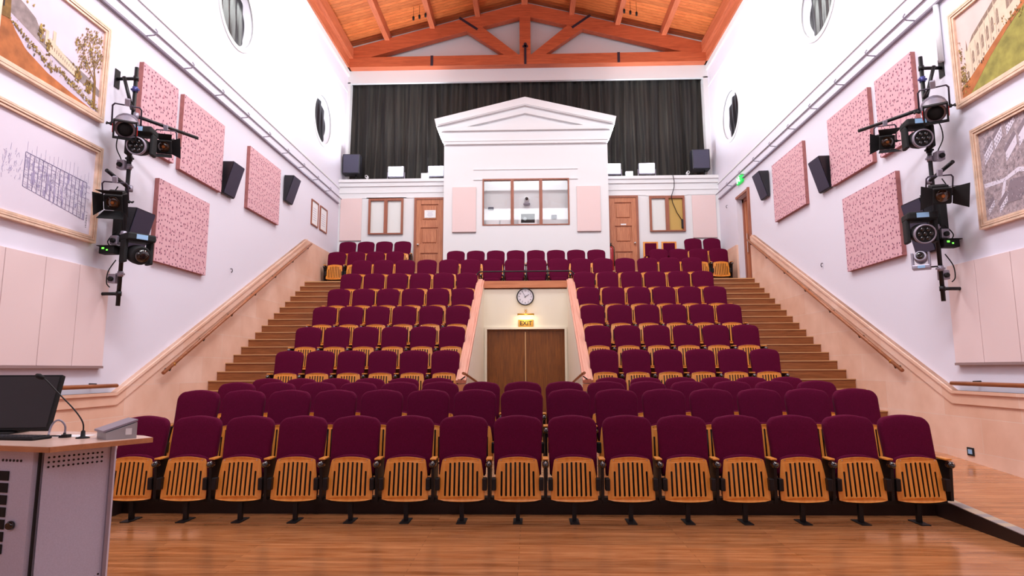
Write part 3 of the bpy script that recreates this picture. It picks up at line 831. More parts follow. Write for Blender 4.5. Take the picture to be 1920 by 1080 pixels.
# ceiling spotlights (tiny)
for s in (-1, 1):
    for k in range(3):
        x = s * (2.95 + .18 * k)
        t = thing('ceiling_spotlight', 'tiny black spotlight under the %s roof slope, %s' % ('left' if s < 0 else 'right', ('nearest the ridge', 'middle of three', 'furthest from the ridge')[k]), 'spotlight', (x, 17.0, ceilz(x)), 0, 'roof spotlights')
        m = MB(); m.lathe([(.03, -.42), (.035, -.33), (.02, -.3)], (0, 0, 0), 'Z', 12); m.done('head', M['mattblack'], t)
        m = MB(); m.tube([(0, 0, -.31), (0, 0, 0)], .005); m.done('stem', M['mattblack'], t)

# side door on the right wall
e = bpy.data.objects.new('door_4', None); C.objects.link(e); e['kind'] = 'structure'; e['label'] = 'brown side door in a deep reveal at the head of the right stairs'
X0 = WR + .14
m = MB(); m.box(X0, X0 + .1, 15.2, 15.3, LAND, 5.92); m.box(X0, X0 + .1, 16.02, 16.12, LAND, 5.92); m.box(X0, X0 + .1, 15.2, 16.12, 5.82, 5.92); m.done('door_frame', M['doorf'], e)
m = MB(); m.box(WR - .05, WR, 15.14, 15.22, LAND, 5.98); m.box(WR - .03, WR, 15.2, 16.12, 5.92, 5.98); m.done('architrave', M['doorf'], e)
m = MB(); m.box(X0 + .04, X0 + .08, 15.3, 16.02, LAND, 5.82); m.box(X0 + .02, X0 + .04, 15.3, 15.42, LAND, 5.82); m.box(X0 + .02, X0 + .04, 15.9, 16.02, LAND, 5.82)
lf = m.done('door_leaf', M['door'], e)
m = MB(); m.box(X0, X0 + .02, 15.86, 15.9, 4.45, 4.95); m.done('push_plate', M['chrome'], lf)
# exit running man sign
t = thing('emergency_sign', 'small green lit running man sign above the right side door', 'sign', (WR, 15.68, 6.34))
m = MB(); m.box(-.06, 0, -.2, .2, -.1, .1, 0, .008); m.done('sign_box', M['signgreen'], t)
m = MB(); m.prism([(-.08, -.06), (.0, -.06), (.02, .0), (.05, -.03), (.07, -.01), (.02, .06), (-.05, .05), (-.02, .02), (-.05, -.02)], -.066, -.06, 'X'); m.lathe([(.018, -.066), (.018, -.06)], (0, .04, .075), 'X', 10)
m.box(-.066, -.06, .1, .16, -.07, .07); m.done('pictogram', M['signwhite'], t)
# fire extinguisher
t = thing('fire_extinguisher', 'red fire extinguisher standing beside the right panelled door', 'fire extinguisher', (2.44, 17.45, ZB))
m = MB(); m.lathe([(.075, 0), (.08, .02), (.08, .72), (.06, .8), (.03, .83)], (0, 0, 0), 'Z', 20); m.done('cylinder', M['extred'], t)
m = MB(); m.lathe([(.02, .83), (.02, .9)], (0, 0, 0), 'Z', 10); m.box(-.015, .015, -.1, .02, .89, .91); m.done('valve', M['metal'], t)
m = MB(); m.tube([(.02, -.02, .86), (.09, -.03, .8), (.095, -.03, .5), (.09, -.03, .25)], .012); m.done('hose', M['metal'], t)

# ------------------------------------------------------------------ seats
def rounded_back():
    """outline of the padded back: crowned top with round shoulders, sides flaring slightly upward"""
    pts = []
    zb, zt = 0.44, 1.0
    wb2, wt = 0.229, 0.243
    for k in range(7): pts.append((-wb2 + 2 * wb2 * k / 6, zb))
    rr = 0.095
    zs_ = zt - 0.018 - rr
    for k in range(1, 4): pts.append((wb2 + (wt - wb2) * k / 3, zb + (zs_ - zb) * k / 3))
    for k in range(1, 9):
        a = k / 8 * PI / 2
        pts.append((wt - rr + rr * math.cos(a), zs_ + rr * math.sin(a)))
    n = 6
    for k in range(1, n):
        u = 1 - 2 * k / n
        pts.append((u * (wt - rr), zt - 0.018 * u * u))
    for k in range(0, 9):
        a = PI / 2 + k / 8 * PI / 2
        pts.append((-(wt - rr) + rr * math.cos(a), zs_ + rr * math.sin(a)))
    for k in range(1, 3): pts.append((-wt + (wt - wb2) * k / 3, zs_ - (zs_ - zb) * k / 3))
    return pts

def slat_mesh():
    """bent-ply seat underside with eight real slots"""
    cu = bpy.data.curves.new('slats', 'CURVE'); cu.dimensions = '2D'; cu.fill_mode = 'BOTH'; cu.extrude = 0.004; cu.bevel_depth = 0.0015
    def add(pts):
        sp = cu.splines.new('POLY'); sp.points.add(len(pts) - 1); sp.use_cyclic_u = True
        for p, q in zip(sp.points, pts): p.co = (q[0], q[1], 0, 1)
    out = []
    zb, zt = 0.205, 0.615
    for k in range(9):
        u = -1 + 2 * k / 8; out.append((0.222 * u, zb + 0.012 * (u * u) + (0.006 if abs(u) == 1 else 0)))
    out += [(0.224, .26), (0.222, .33), (0.215, .41), (0.204, .49), (0.193, .56), (0.186, .585)]
    for k in range(11):
        u = 1 - 2 * k / 10; out.append((0.176 * u, zt - 0.022 * u * u))
    out += [(-0.186, .585), (-0.193, .56), (-0.204, .49), (-0.215, .41), (-0.222, .33), (-0.224, .26)]
    add(out)
    xs = [-3.5, -2.5, -1.5, -.5, .5, 1.5, 2.5, 3.5]
    for i, x in enumerate(xs):
        short = i in (0, 7)
        z0, z1 = .262, (.475 if short else .562 - .004 * abs(x))
        xb, xt = x * 0.0445, x * 0.0438
        hw = 0.0108
        p = []
        for k in range(6):
            a = PI + PI * k / 5; p.append((xb + hw * math.cos(a), z0 + hw * math.sin(a)))
        for k in range(6):
            a = PI * k / 5; p.append((xt + hw * math.cos(a), z1 + hw * math.sin(a)))
        add(p)
    o = bpy.data.objects.new('slats', cu); C.objects.link(o)
    dg = bpy.context.evaluated_depsgraph_get(); dg.update()
    me = bpy.data.meshes.new_from_object(o.evaluated_get(dg)); bpy.data.objects.remove(o, do_unlink=True)
    me.transform(Matrix.Rotation(PI / 2, 4, 'X'))
    for v in me.vertices:
        v.co.y += -0.075 + 0.12 * (v.co.z - 0.2) + 0.35 * v.co.x ** 2
    me.materials.clear(); me.materials.append(M['seatwood'])
    return me
SLATS = slat_mesh()

def make_seat(kind):
    t = thing('auditorium_seat', 'seat', 'seat')
    m = MB(); m.pillow(rounded_back(), [(0.9, .045), (.975, .04), (1, .02), (1, -.01), (.97, -.028), (.9, -.034), (.5, -.038)])
    bk = m.done('backrest', M['fabric'], t, shear=(0.22, 0.25))
    m = MB(); m.pillow([(p[0] * .96, .42 + (p[1] - .44) * .97) for p in rounded_back()], [(1, .042), (1, .055), (.97, .06)])
    m.done('back_shell', M['mattblack'], bk, shear=(0.22, 0.25))
    pl = bpy.data.objects.new('seat_pan', SLATS); C.objects.link(pl); pl.parent = t
    for x in (-.16, .16):
        m = MB(); m.lathe([(.006, -.052), (.005, -.056)], (x, 0, .585), 'Y', 8)
        m.done('screw', M['chrome'], pl, loc=(0, .02, 0))
    m = MB(); o2 = [(-.2, .21), (.2, .21), (.21, .26), (.205, .4), (.19, .56), (.178, .6), (.1, .626), (0, .634), (-.1, .626), (-.178, .6), (-.19, .56), (-.205, .4), (-.21, .26)]
    m.pillow([(p[0] * .97, p[1] - .02) for p in o2], [(1, -.058), (1, -.03)])
    m.done('seat_board', M['mattblack'], t, shear=(0.12, 0.2))
    m = MB(); m.pillow(o2, [(.9, -.045), (.99, -.04), (1, -.02), (1, .03), (.95, .05), (.6, .06)])
    m.done('seat_cushion', M['fabric'], t, shear=(0.12, 0.2))
    for s in (-1, 1):
        m = MB(); m.box(s * .205 - .0 if s > 0 else -.25, .25 if s > 0 else -.205, -.1, -.02, .31, .425, 0, .008)
        m.done('hinge', M['metal'], t)
    return t

def add_side(t, s, floorlen):
    m = MB()
    pr = [(-.07, .22), (-.09, .54), (-.075, .585), (.17, .585), (.2, .5), (.15, .3), (.1, .2)]
    if floorlen: pr = [(-.03, 0), (-.05, .1), (-.09, .54), (-.075, .585), (.17, .585), (.2, .5), (.15, .2), (.16, 0)]
    m.prism(pr, s * .27 - .014, s * .27 + .014, 'X')
    sd = m.done('side_frame', M['metal'], t)
    m = MB(); m.box(s * .27 - .03, s * .27 + .03, -.07, .08, .59, .608, 0, .006); m.done('armrest', M['seatwood'], t)
    m = MB(); m.lathe([(.0, -.13), (.02, -.125), (.034, -.1), (.034, -.06), (.02, -.05)], (s * .27, 0, .552), 'Y', 14); m.done('arm_knob', M['knob'], sd)
    m = MB(); m.lathe([(.008, -.127), (.006, -.135)], (s * .27, 0, .57), 'Y', 8); m.done('bolt', M['chrome'], sd)

def seat_variant(front, la, ra, opened=False):
    t = make_seat('x')
    if opened:
        bpy.context.view_layer.update()
        for c in kids(t):
            if c.name.split('.')[0] in ('seat_pan', 'seat_board', 'seat_cushion'):
                c.rotation_euler = (PI / 2, 0, 0); c.location = (0, .34, .36)
    if ra: add_side(t, 1, not front)
    if la: add_side(t, -1, not front)
    if front:
        m = MB(); m.box(-.02, .02, .0, .04, .008, .2); m.done('pedestal', M['metal'], t)
        m = MB(); m.box(-.045, .045, -.09, .13, 0, .01, 0, .003); m.done('foot_plate', M['metal'], t)
        m = MB(); m.box(-.27, .27, .0, .05, .18, .23); m.done('beam', M['metal'], t)
    remember(t)
    return t
PROTO = {k: seat_variant(*k) for k in ((True, True, True), (True, False, True), (False, True, True), (False, False, True), (False, True, False), (False, False, True, True))}
used = set()
ORD = ['first', 'second', 'third', 'fourth', 'fifth', 'sixth', 'seventh', 'eighth', 'ninth', 'tenth', 'eleventh', 'twelfth', 'thirteenth', 'fourteenth', 'fifteenth', 'sixteenth']
def put_seat(front, x, y, z, label, group, left_arm, right_arm=True, opened=False):
    key = (front, bool(left_arm), right_arm) + ((True,) if opened else ())
    if key in used: o = dup(PROTO[key])
    else: o = PROTO[key]; used.add(key)
    o.location = (x, y, z); o['label'] = label; o['group'] = group
    return o
S = 0.54
def ordl(i, n):
    return 'leftmost' if i == 0 else ('rightmost' if i == n - 1 else ORD[i] + ' from the left')
for i in range(15):
    put_seat(True, (i - 7) * S - .03 + .004 * (i - 7), 6.15, 0, 'maroon tip-up seat with orange slatted underside in the front row, %s' % ordl(i, 15), 'front row seats', i == 0)
for rname, y in (('second', 7.03), ('third', 7.96)):
    for i in range(15):
        put_seat(False, (i - 7) * S, y, rampz(y + .16), 'maroon tip-up seat in the %s row from the front, %s' % (rname, ordl(i, 15)), rname + ' row seats', i == 0)
rown = {4: 'fourth', 5: 'fifth', 6: 'sixth', 7: 'seventh', 8: 'eighth', 9: 'ninth', 10: 'tenth'}
for k in range(4, 10):
    y = 9.54 if k == 4 else 10.39 + P * (k - 5)
    z = 0.33 if k == 4 else tierz(k)
    for side, sg in (('left', -1), ('right', 1)):
        for i in range(6):
            x = sg * 2.5 * S + sg * i * S
            put = 'nearest the exit passage' if i == 0 else ('at the %s aisle stairs' % side if i == 5 else ORD[i] + ' from the exit passage')
            put_seat(False, x, y, z, 'maroon tip-up seat, %s row from the front, %s block, %s' % (rown[k], side, put), '%s row %s block seats' % (rown[k], side), sg < 0, sg > 0)
for i in range(16):
    put_seat(False, (i - 7.5) * S, 10.39 + P * 5, tierz(10), 'maroon tip-up seat in the tenth row from the front, %s' % ordl(i, 16), 'tenth row seats', i == 0, True, 6 <= i <= 9)
for i in range(8):
    put_seat(False, (i - 3.5) * S, 16.13, LAND, 'maroon tip-up seat in the row against the booth, %s' % ordl(i, 8), 'seats before the booth', i == 0)
for side, xs in (('left', (-5.13, -4.6, -4.07, -3.54)), ('right', (3.55, 4.08, 4.61, 5.14))):
    for i, x in enumerate(xs):
        put_seat(False, x, 16.13, LAND, 'maroon tip-up seat on the %s end of the landing, %s of four' % (side, ordl(i, 4)), '%s landing seats' % side, i == 0)
for side, xs in (('left', (-5.13, -4.6, -4.07, -3.54)), ('right', (4.73, 5.26))):
    for i, x in enumerate(xs):
        put_seat(False, x, 17.08, ZB, 'maroon tip-up seat against the back wall, %s corner, %s' % (side, ordl(i, len(xs))), '%s rearmost seats' % side, i == 0)
for key in PROTO:
    if key not in used: bpy.data.objects.remove(PROTO[key], do_unlink=True)
# two framed chairs at the back right
def framed(x, lab):
    t = thing('wooden_chair', lab, 'chair', (x, 17.1, ZB), 0, 'wooden framed chairs')
    m = MB(); m.box(-.21, -.165, .17, .21, .0, .92); m.box(.165, .21, .17, .21, .0, .92); m.box(-.165, .165, .17, .21, .88, .92); m.box(-.165, .165, .175, .2, .42, .46); m.done('back_frame', M['seatwood'], t)
    m = MB(); m.box(-.165, .165, .165, .2, .46, .88, 0, .012); m.done('back_pad', M['fabric'], t)
    m = MB(); m.box(-.2, .2, -.22, .17, .42, .49, 0, .02); m.done('seat', M['fabric'], t)
    for sx in (-.19, .19):
        m = MB(); m.box(sx - .02, sx + .02, -.22, -.18, 0, .42); m.done('leg', M['seatwood'], t)
framed(3.55, 'wooden framed chair with maroon pads against the back wall, nearer the right panelled door')
framed(4.07, 'wooden framed chair with maroon pads against the back wall, nearer the right corner')

# ------------------------------------------------------------------ handrails on the side walls
for s in (-1, 1):
    side = 'left' if s < 0 else 'right'
    xw = WL if s < 0 else WR; xs = xw - s * .05
    t = thing('handrail', 'long wooden handrail sloping up the stone dado of the %s wall' % side, 'handrail', (xs, 9.15, 1.42), 0, 'side wall handrails')
    dx = -s * .09
    m = MB(); m.tube([(dx, 0, 0), (dx, 5.95, 3.2)], .027, 12); m.done('rail', M['rail'], t)
    for k in range(7):
        y = .2 + k * .93; z = y * 3.2 / 5.95
        m = MB(); m.tube([(0, y, z - .06), (dx * .8, y, z - .07), (dx, y, z - .02)], .011, 8); m.lathe([(.03, 0), (.03, -s * .01)], (0, y, z - .06), 'X', 12); m.done('bracket', M['metal'], t)
    m = MB(); m.lathe([(.029, -.01), (.029, .03)], (dx, .25, .134), 'Y', 12); m.done('collar', M['brass'], t)
    t = thing('handrail', 'level wooden handrail on the plaster above the %s ramp' % side, 'handrail', (xw, 3.5, 1.26), 0, 'ramp handrails')
    m = MB(); m.tube([(dx, 0, 0), (dx, 4.7, 0)], .027, 12); m.done('rail', M['rail'], t)
    for y in (.5, 1.9, 3.1, 4.3):
        m = MB(); m.tube([(0, y, .03), (dx, y, .03), (dx, y, .0)], .011, 8); m.done('bracket', M['metal'], t)

# lighting rails high on the side walls
for s in (-1, 1):
    xw = WL if s < 0 else WR; side = 'left' if s < 0 else 'right'
    t = thing('wall_rail', 'twin pale metal rail running along the %s wall under the round windows' % side, 'rail', (xw, 0, 6.4), 0, 'twin wall rails')
    m = MB(); m.tube([(-s * .14, -2, .03), (-s * .14, 17.4, .03)], .014, 10); m.done('pipe', M['silver'], t)
    m = MB(); a, b2 = sorted((0, -s * .05)); m.box(a, b2, -2, 17.5, -.085, -.055); m.done('conduit', M['silver'], t)
    for k in range(12):
        y = 6.35 + k * 1.0
        if y > 17: break
        m = MB(); m.tube([(0, y, -.03), (-s * .14, y, -.02), (-s * .18, y, .03), (-s * .15, y, .075)], .01, 8); m.done('bracket', M['silver'], t)

# ------------------------------------------------------------------ acoustic panels on side walls
def pinkp(s, y0, y1, z0, z1, lab):
    xw = WL if s < 0 else WR
    t = thing('acoustic_panel', lab, 'acoustic panel', (xw, (y0 + y1) / 2, z0), 0, 'pink patterned acoustic panels')
    d = .07; h = (y1 - y0) / 2; H = z1 - z0
    m = MB(); a, b2 = sorted((-s * .0, -s * (d - .004))); m.box(a, b2, -h, h, 0, H); m.done('frame', M['pinkedge'], t)
    m = MB(); a, b2 = sorted((-s * (d - .004), -s * d)); m.box(a, b2, -h + .003, h - .003, .003, H - .003); m.done('fabric_face', M['pink'], t)
for s, A in ((-1, ((8.83, 10.3, 3.08, 4.35), (9.33, 10.66, 4.66, 5.92), (8.27, 9.16, 4.69, 5.92), (11.7, 13.22, 4.66, 5.93))),
             (1, ((9.03, 10.6, 3.1, 4.38), (9.58, 10.93, 4.71, 5.96), (8.44, 9.37, 4.70, 5.95), (11.97, 13.52, 4.68, 5.98)))):
    side = 'left' if s < 0 else 'right'
    names = ('lowest pink patterned square panel on the %s wall, beside the lighting pole',
             'large pink patterned panel high on the %s wall, middle of the upper three',
             'pink patterned panel high on the %s wall, behind the lighting boom',
             'pink patterned panel on the %s wall between the two wedge loudspeakers')
    for a, nm in zip(A, names): pinkp(s, *a, nm % side)
# plain blush panels near the stage
for s, ys in ((-1, [5.77, 6.30, 6.86, 7.40, 7.95]), (1, [6.0, 6.50, 7.07, 7.64, 8.15])):
    xw = WL if s < 0 else WR; side = 'left' if s < 0 else 'right'
    for i in range(len(ys) - 1):
        y0, y1 = ys[i] + .004, ys[i + 1] - .004
        j = len(ys) - 2 - i
        t = thing('acoustic_panel', 'tall pale pink plain panel low on the %s wall, %s' % (side, ('nearest the stairs', 'second from the stairs', 'third from the stairs', 'furthest from the stairs')[j]), 'acoustic panel', (xw, (y0 + y1) / 2, 1.52), 0, 'plain panels on the %s wall' % side)
        h = (y1 - y0) / 2
        m = MB(); a, b2 = sorted((0, -s * .05)); m.box(a, b2, -h, h, 0, 1.26, 0, .004); m.done('fabric_face', M['blush'], t)
    m = MB(); a, b2 = sorted((0, -s * .06)); m.box(a, b2, ys[0], ys[-1], -.03, 0)
    o = m.done('panel_shelf', M['blushedge'], loc=(xw, 0, 1.52)); tag(o, 'thin taupe ledge under the plain panels on the %s wall' % side, 'ledge')
# small hooks
for s, pts in ((-1, [(11.3, 3.33)]), (1, [(11.6, 3.39), (16.87, 5.94)])):
    xw = WL if s < 0 else WR
    for y, z in pts:
        m = MB(); m.tube([(0, 0, .03), (-s * .03, 0, .03), (-s * .04, 0, -.01), (-s * .03, 0, -.04), (-s * .015, 0, -.03)], .008, 8)
        o = m.done('wall_hook', M['iron'], loc=(xw, y, z))
        tag(o, 'tiny dark hook on the %s wall %s' % ('left' if s < 0 else 'right', 'above the middle of the stairs' if z < 4 else 'near the back corner'), 'hook')
# wedge loudspeakers
def wedge(s, y, z, lab, h=.6, wd=.42):
    xw = WL if s < 0 else WR
    t = thing('wall_loudspeaker', lab, 'loudspeaker', (xw, y, z), 0, 'wedge wall loudspeakers')
    # local: x out of wall; hexahedron tilted down, wider at the top front
    X = lambda v: -s * v
    m = MB(); b = m.bm
    pts = [(0.02, -wd / 2, -h / 2), (0.02, wd / 2, -h / 2), (.06, wd / 2, -h / 2), (.06, -wd / 2, -h / 2),
           (0.02, -wd / 2, h / 2), (0.02, wd / 2, h / 2), (.28, wd / 2 - .1, h / 2 - .04), (.28, -wd / 2 - .1, h / 2 - .04)]
    v = [b.verts.new((X(p[0]), p[1], p[2])) for p in pts]
    for q in ((3, 2, 1, 0), (4, 5, 6, 7), (0, 1, 5, 4), (1, 2, 6, 5), (3, 0, 4, 7)): m.face([v[i] for i in q])
    m.face([v[i] for i in (2, 3, 7, 6)])
    bmesh.ops.recalc_face_normals(b, faces=b.faces)
    m.done('cabinet', M['spkside'], t)
    m = MB(); b = m.bm
    q = [Vector((X(p[0] + .006), p[1], p[2])) for p in (pts[2], pts[3], pts[7], pts[6])]
    c = sum(q, Vector()) / 4
    q = [c + (p - c) * .96 for p in q]
    nrm = Vector((X(1), 0, -.35)).normalized() * .008
    lo_ = [b.verts.new(p) for p in q]; hi_ = [b.verts.new(p + nrm) for p in q]
    m.face(hi_); m.face(lo_[::-1])
    for i in range(4): m.face([lo_[i], lo_[(i + 1) % 4], hi_[(i + 1) % 4], hi_[i]])
    m.done('grille', M['spk'], t)
    m = MB(); m.box(min(0, X(.06)), max(0, X(.06)), -.05, .05, -.08, .08); m.done('wall_bracket', M['metal'], t)
wedge(-1, 10.95, 4.98, 'black wedge loudspeaker on the left wall between the pink panels')
wedge(-1, 13.75, 5.62, 'black wedge loudspeaker on the left wall, further from the stage, by the small frames')
wedge(1, 11.2, 5.02, 'black wedge loudspeaker on the right wall between the pink panels')
wedge(1, 14.05, 5.68, 'black wedge loudspeaker on the right wall, further from the stage, near the side door')
wedge(-1, 8.35, 3.42, 'black wedge loudspeaker on the left wall half hidden by the lighting pole')
wedge(1, 8.5, 3.4, 'black wedge loudspeaker on the right wall half hidden by the lighting pole', .75)

# small frames, left wall at the back
for y0, y1, lab in ((15.35, 15.86, 'small dark framed sheet on the left wall, nearer the stairs'), (16.0, 16.56, 'small dark framed sheet on the left wall, nearer the back corner')):
    t = thing('picture_frame', lab, 'picture', (WL, (y0 + y1) / 2, 5.2), 0, 'small framed sheets')
    h = (y1 - y0) / 2; m = MB()
    for a, b2, c, d in ((-h, h, 0, .03), (-h, h, .64, .67), (-h, -h + .03, .03, .64), (h - .03, h, .03, .64)): m.box(0, .03, a, b2, c, d)
    m.done('frame', M['doorf'], t)
    m = MB(); m.box(0, .012, -h + .03, h - .03, .03, .64); sh_ = m.done('sheet', M['paper'], t)
    m = MB()
    for k in range(6): m.box(.012, .0125, -h * .5, h * .5, .46 - k * .06, .47 - k * .06)
    m.done('printed_lines', M['greyink2'], sh_)

# socket on the right stone dado
t = thing('floor_socket', 'small black-rimmed socket plate on the right stone dado above the ramp', 'socket', (WR - .05, 8.02, .42))
m = MB(); m.box(-.012, 0, -.06, .06, -.05, .05, 0, .004); m.done('plate', M['mattblack'], t)
m = MB(); m.box(-.015, -.012, -.035, .035, -.028, .028); m.done('insert', M['lcd'], t)

# ------------------------------------------------------------------ paintings
def pic_frame(s, y0, y1, z0, z1, name, lab, fw=.09):
    xw = WL if s < 0 else WR
    t = thing(name, lab, 'picture', (xw, 0, 0))
    m = MB(); X = lambda a, b2: sorted((-s * a, -s * b2))
    for k, (d, i0, i1) in enumerate(((.06, 0, .3), (.045, .3, .38), (.06, .38, .62), (.04, .62, .7), (.05, .7, 1))):
        a, b2 = X(0, d); q0, q1 = fw * i0, fw * i1; mi = 1 if k in (1, 3) else 0
        m.box(a, b2, y0 + q0, y1 - q0, z0 + q0, z0 + q1, mi); m.box(a, b2, y0 + q0, y1 - q0, z1 - q1, z1 - q0, mi)
        m.box(a, b2, y0 + q0, y0 + q1, z0 + q1, z1 - q1, mi); m.box(a, b2, y1 - q1, y1 - q0, z0 + q1, z1 - q1, mi)
    m.done('frame', [M['gold'], M['golddark']], t)
    return t, (y0 + fw, y1 - fw, z0 + fw, z1 - fw)
class Paint:
    """flat brushwork on a canvas; u,v in 0..1 of the canvas as seen by a viewer"""
    def __init__(s, side, t, rect, ground):
        s.side = side; s.t = t; s.rect = rect; s.k = 0
        y0, y1, z0, z1 = rect
        s.m = MB(); a, b2 = sorted((0, -side * .02)); s.m.box(a, b2, y0, y1, z0, z1); s.mats = [ground]
    def pt(s, u, v, lift):
        y0, y1, z0, z1 = s.rect
        y = y0 + u * (y1 - y0) if s.side < 0 else y1 - u * (y1 - y0)
        return (-s.side * (.0205 + lift), min(max(y, y0), y1), min(max(z0 + v * (z1 - z0), z0), z1))
    def layer(s, nm, polys, mats):
        s.k += 1; base = len(s.mats); s.mats += mats
        for i, (mi, pl) in enumerate(polys):
            vs = [s.m.bm.verts.new(s.pt(u, v, s.k * .001 + (i % 29) * .00003)) for u, v in pl]
            try: s.m.face(vs, base + mi)
            except ValueError: pass
    def finish(s):
        return s.m.done('canvas', s.mats, s.t)
def blob(u, v, r, asp=1.0, n=7):
    return [(u + r * asp * math.cos(2 * PI * k / n) * random.uniform(.6, 1.2), v + r * math.sin(2 * PI * k / n) * random.uniform(.6, 1.2)) for k in range(n)]
def rect_(u0, v0, u1, v1): return [(u0, v0), (u1, v0), (u1, v1), (u0, v1)]

def line(a, b2, w_=.003):
    dx, dy = b2[0] - a[0], b2[1] - a[1]; L = math.hypot(dx, dy) or 1
    nx, ny = -dy / L * w_, dx / L * w_
    return [(a[0] + nx, a[1] + ny), (b2[0] + nx, b2[1] + ny), (b2[0] - nx, b2[1] - ny), (a[0] - nx, a[1] - ny)]
# landscape, upper left (left edge beyond the picture)
t, rc = pic_frame(-1, 5.85, 7.58, 4.70, 6.02, 'landscape_painting', 'gilt-framed painting of a river landscape with trees high on the left wall')
p = Paint(-1, t, rc, M['sky'])
p.layer('far_bank', [(0, [(0, .72), (.1, .7), (.2, .66), (.3, .6), (.36, .5), (.5, .44), (.62, .42), (.75, .38), (.9, .34), (1, .28), (1, .2), (.5, .3), (.2, .42), (0, .5)])], [M['hill']])
p.layer('river', [(0, [(0, .52), (.25, .42), (.55, .29), (.8, .2), (1, .14), (1, 0), (.5, .0), (.3, .18), (.1, .34), (0, .38)])], [M['water']])
p.layer('reflections', [(random.randint(0, 1), line((u, .43 - u * .3 - random.random() * .1), (u + .03, .425 - u * .3 - random.random() * .1), .003)) for u in [random.uniform(.2, .95) for _ in range(60)]], [M['bldg'], M['hill']])
bl = [(0, rect_(.44 + .022 * k, .34 - .006 * k, .462 + .022 * k, .50 - .012 * k)) for k in range(14)] + [(0, rect_(.47, .4, .5, .6)), (0, rect_(.4, .4, .43, .56))]
bl += [(1, rect_(.448 + .022 * k, .40 - .008 * k, .455 + .022 * k, .44 - .009 * k)) for k in range(14)]
p.layer('distant_buildings', bl, [M['bldg'], M['bldg2']])
p.layer('near_bank', [(0, [(0, .48), (.08, .44), (.14, .34), (.24, .22), (.45, .12), (.7, .06), (1, .0), (0, 0)])], [M['bank']])
def feather(cx, cy, sx, sy, n, r0, r1, mats=3):
    out = []
    for _ in range(n):
        u, v = random.gauss(cx, sx), random.gauss(cy, sy)
        out.append((random.randrange(mats), blob(u, v, random.uniform(r0, r1), .6, 6)))
    return out
TR = [M['tree1'], M['tree2'], M['tree3']]
p.layer('far_trees', feather(.36, .5, .012, .04, 26, .01, .022) + feather(.44, .4, .012, .05, 26, .01, .022) + feather(.75, .3, .02, .05, 50, .01, .022) + feather(.87, .24, .02, .05, 50, .01, .022), TR)
lt = [(0, [(.0, .4), (.09, .42), (.07, .8), (.1, 1.0), (.0, 1.0)])]
for q in range(9): lt += feather(random.uniform(-.02, .26), random.uniform(.78, 1.0), .035, .05, 40, .006, .018)
p.layer('left_tree', lt, TR)
rt = [(0, [(.93, .04), (.965, .04), (.95, .35), (.9, .62), (.925, .36)])]
rt += [(0, line((.94, .34), (.8, .56), .005)), (0, line((.92, .5), (.84, .76), .005)), (0, line((.93, .5), (.99, .72), .004)), (0, line((.86, .47), (.76, .5), .003))]
for cx, cy in ((.84, .84), (.8, .74), (.9, .78), (.77, .6), (.86, .64), (.95, .7), (.8, .5), (.9, .56), (.72, .66), (.97, .58), (.84, .42), (.93, .88)): rt += feather(cx, cy, .03, .035, 42, .005, .014)
p.layer('right_tree', rt, TR)
p.layer('bushes', sum([feather(u, max(.03, .46 - u * .55 + (.12 if u > .5 else 0) * u), .012, .016, 9, .006, .015) for u in [.1 + .9 * k / 34 for k in range(35)]], []), TR)
p.layer('figures', [(0, rect_(.02, .5, .03, .56)), (0, rect_(.25, .25, .256, .29)), (0, rect_(.31, .2, .316, .235))], [M['ink']])
p.finish()
# drawing, lower left
t, rc = pic_frame(-1, 5.82, 7.62, 3.09, 4.36, 'pencil_drawing', 'gilt-framed pale pencil drawing of a building frame, lower picture on the left wall', .085)
p = Paint(-1, t, rc, M['drawing'])
ps = []
U0, U1 = .34, .93
def top_(u): return .66 - .06 * (u - U0) / (U1 - U0)
def bot_(u): return .30 - .14 * (u - U0) / (U1 - U0)
for k in range(16):
    u = U0 + (U1 - U0) * k / 15
    ps.append((0, line((u, bot_(u)), (u, top_(u)), .0028)))
    ps.append((1, line((u + .012, top_(u)), (u + .012, top_(u) + random.uniform(.04, .16)), .0012)))
    for q in range(5):
        v = bot_(u) + (top_(u) - bot_(u)) * random.random()
        ps.append((1, line((u, v), (u + .04, v - .006), .0016)))
for k in range(8):
    f = k / 7; ps.append((1, line((U0, bot_(U0) + f * .36), (U1, bot_(U1) + f * .44), .0014)))
ps += [(0, line((U0, top_(U0)), (U1, top_(U1)), .004)), (0, line((U0, bot_(U0)), (U1, bot_(U1)), .003))]
for k in range(420):
    u = random.uniform(U0, U1); v = random.uniform(bot_(u), top_(u))
    ps.append((random.choice((0, 1, 1)), line((u, v), (u + random.uniform(-.012, .018), v + random.uniform(-.04, .04)), .0011)))
for k in range(40):
    u = random.uniform(U0, U1 - .02); v = random.uniform(bot_(u), top_(u) - .1)
    ps.append((1, rect_(u, v, u + random.uniform(.006, .018), v + random.uniform(.03, .12))))
for k in range(60):
    u = random.uniform(.16, .32); v = random.uniform(.34, .62)
    ps.append((1, line((u, v), (u + random.uniform(-.01, .02), v + random.uniform(-.05, .08)), .0014)))
p.layer('pencil_lines', ps, [M['greyink'], M['greyink2']])
p.layer('signature', [(0, line((.952 - .004 * (k % 2), .08 + .02 * k), (.962, .09 + .02 * k), .0025)) for k in range(8)], [M['ink']])
p.finish()
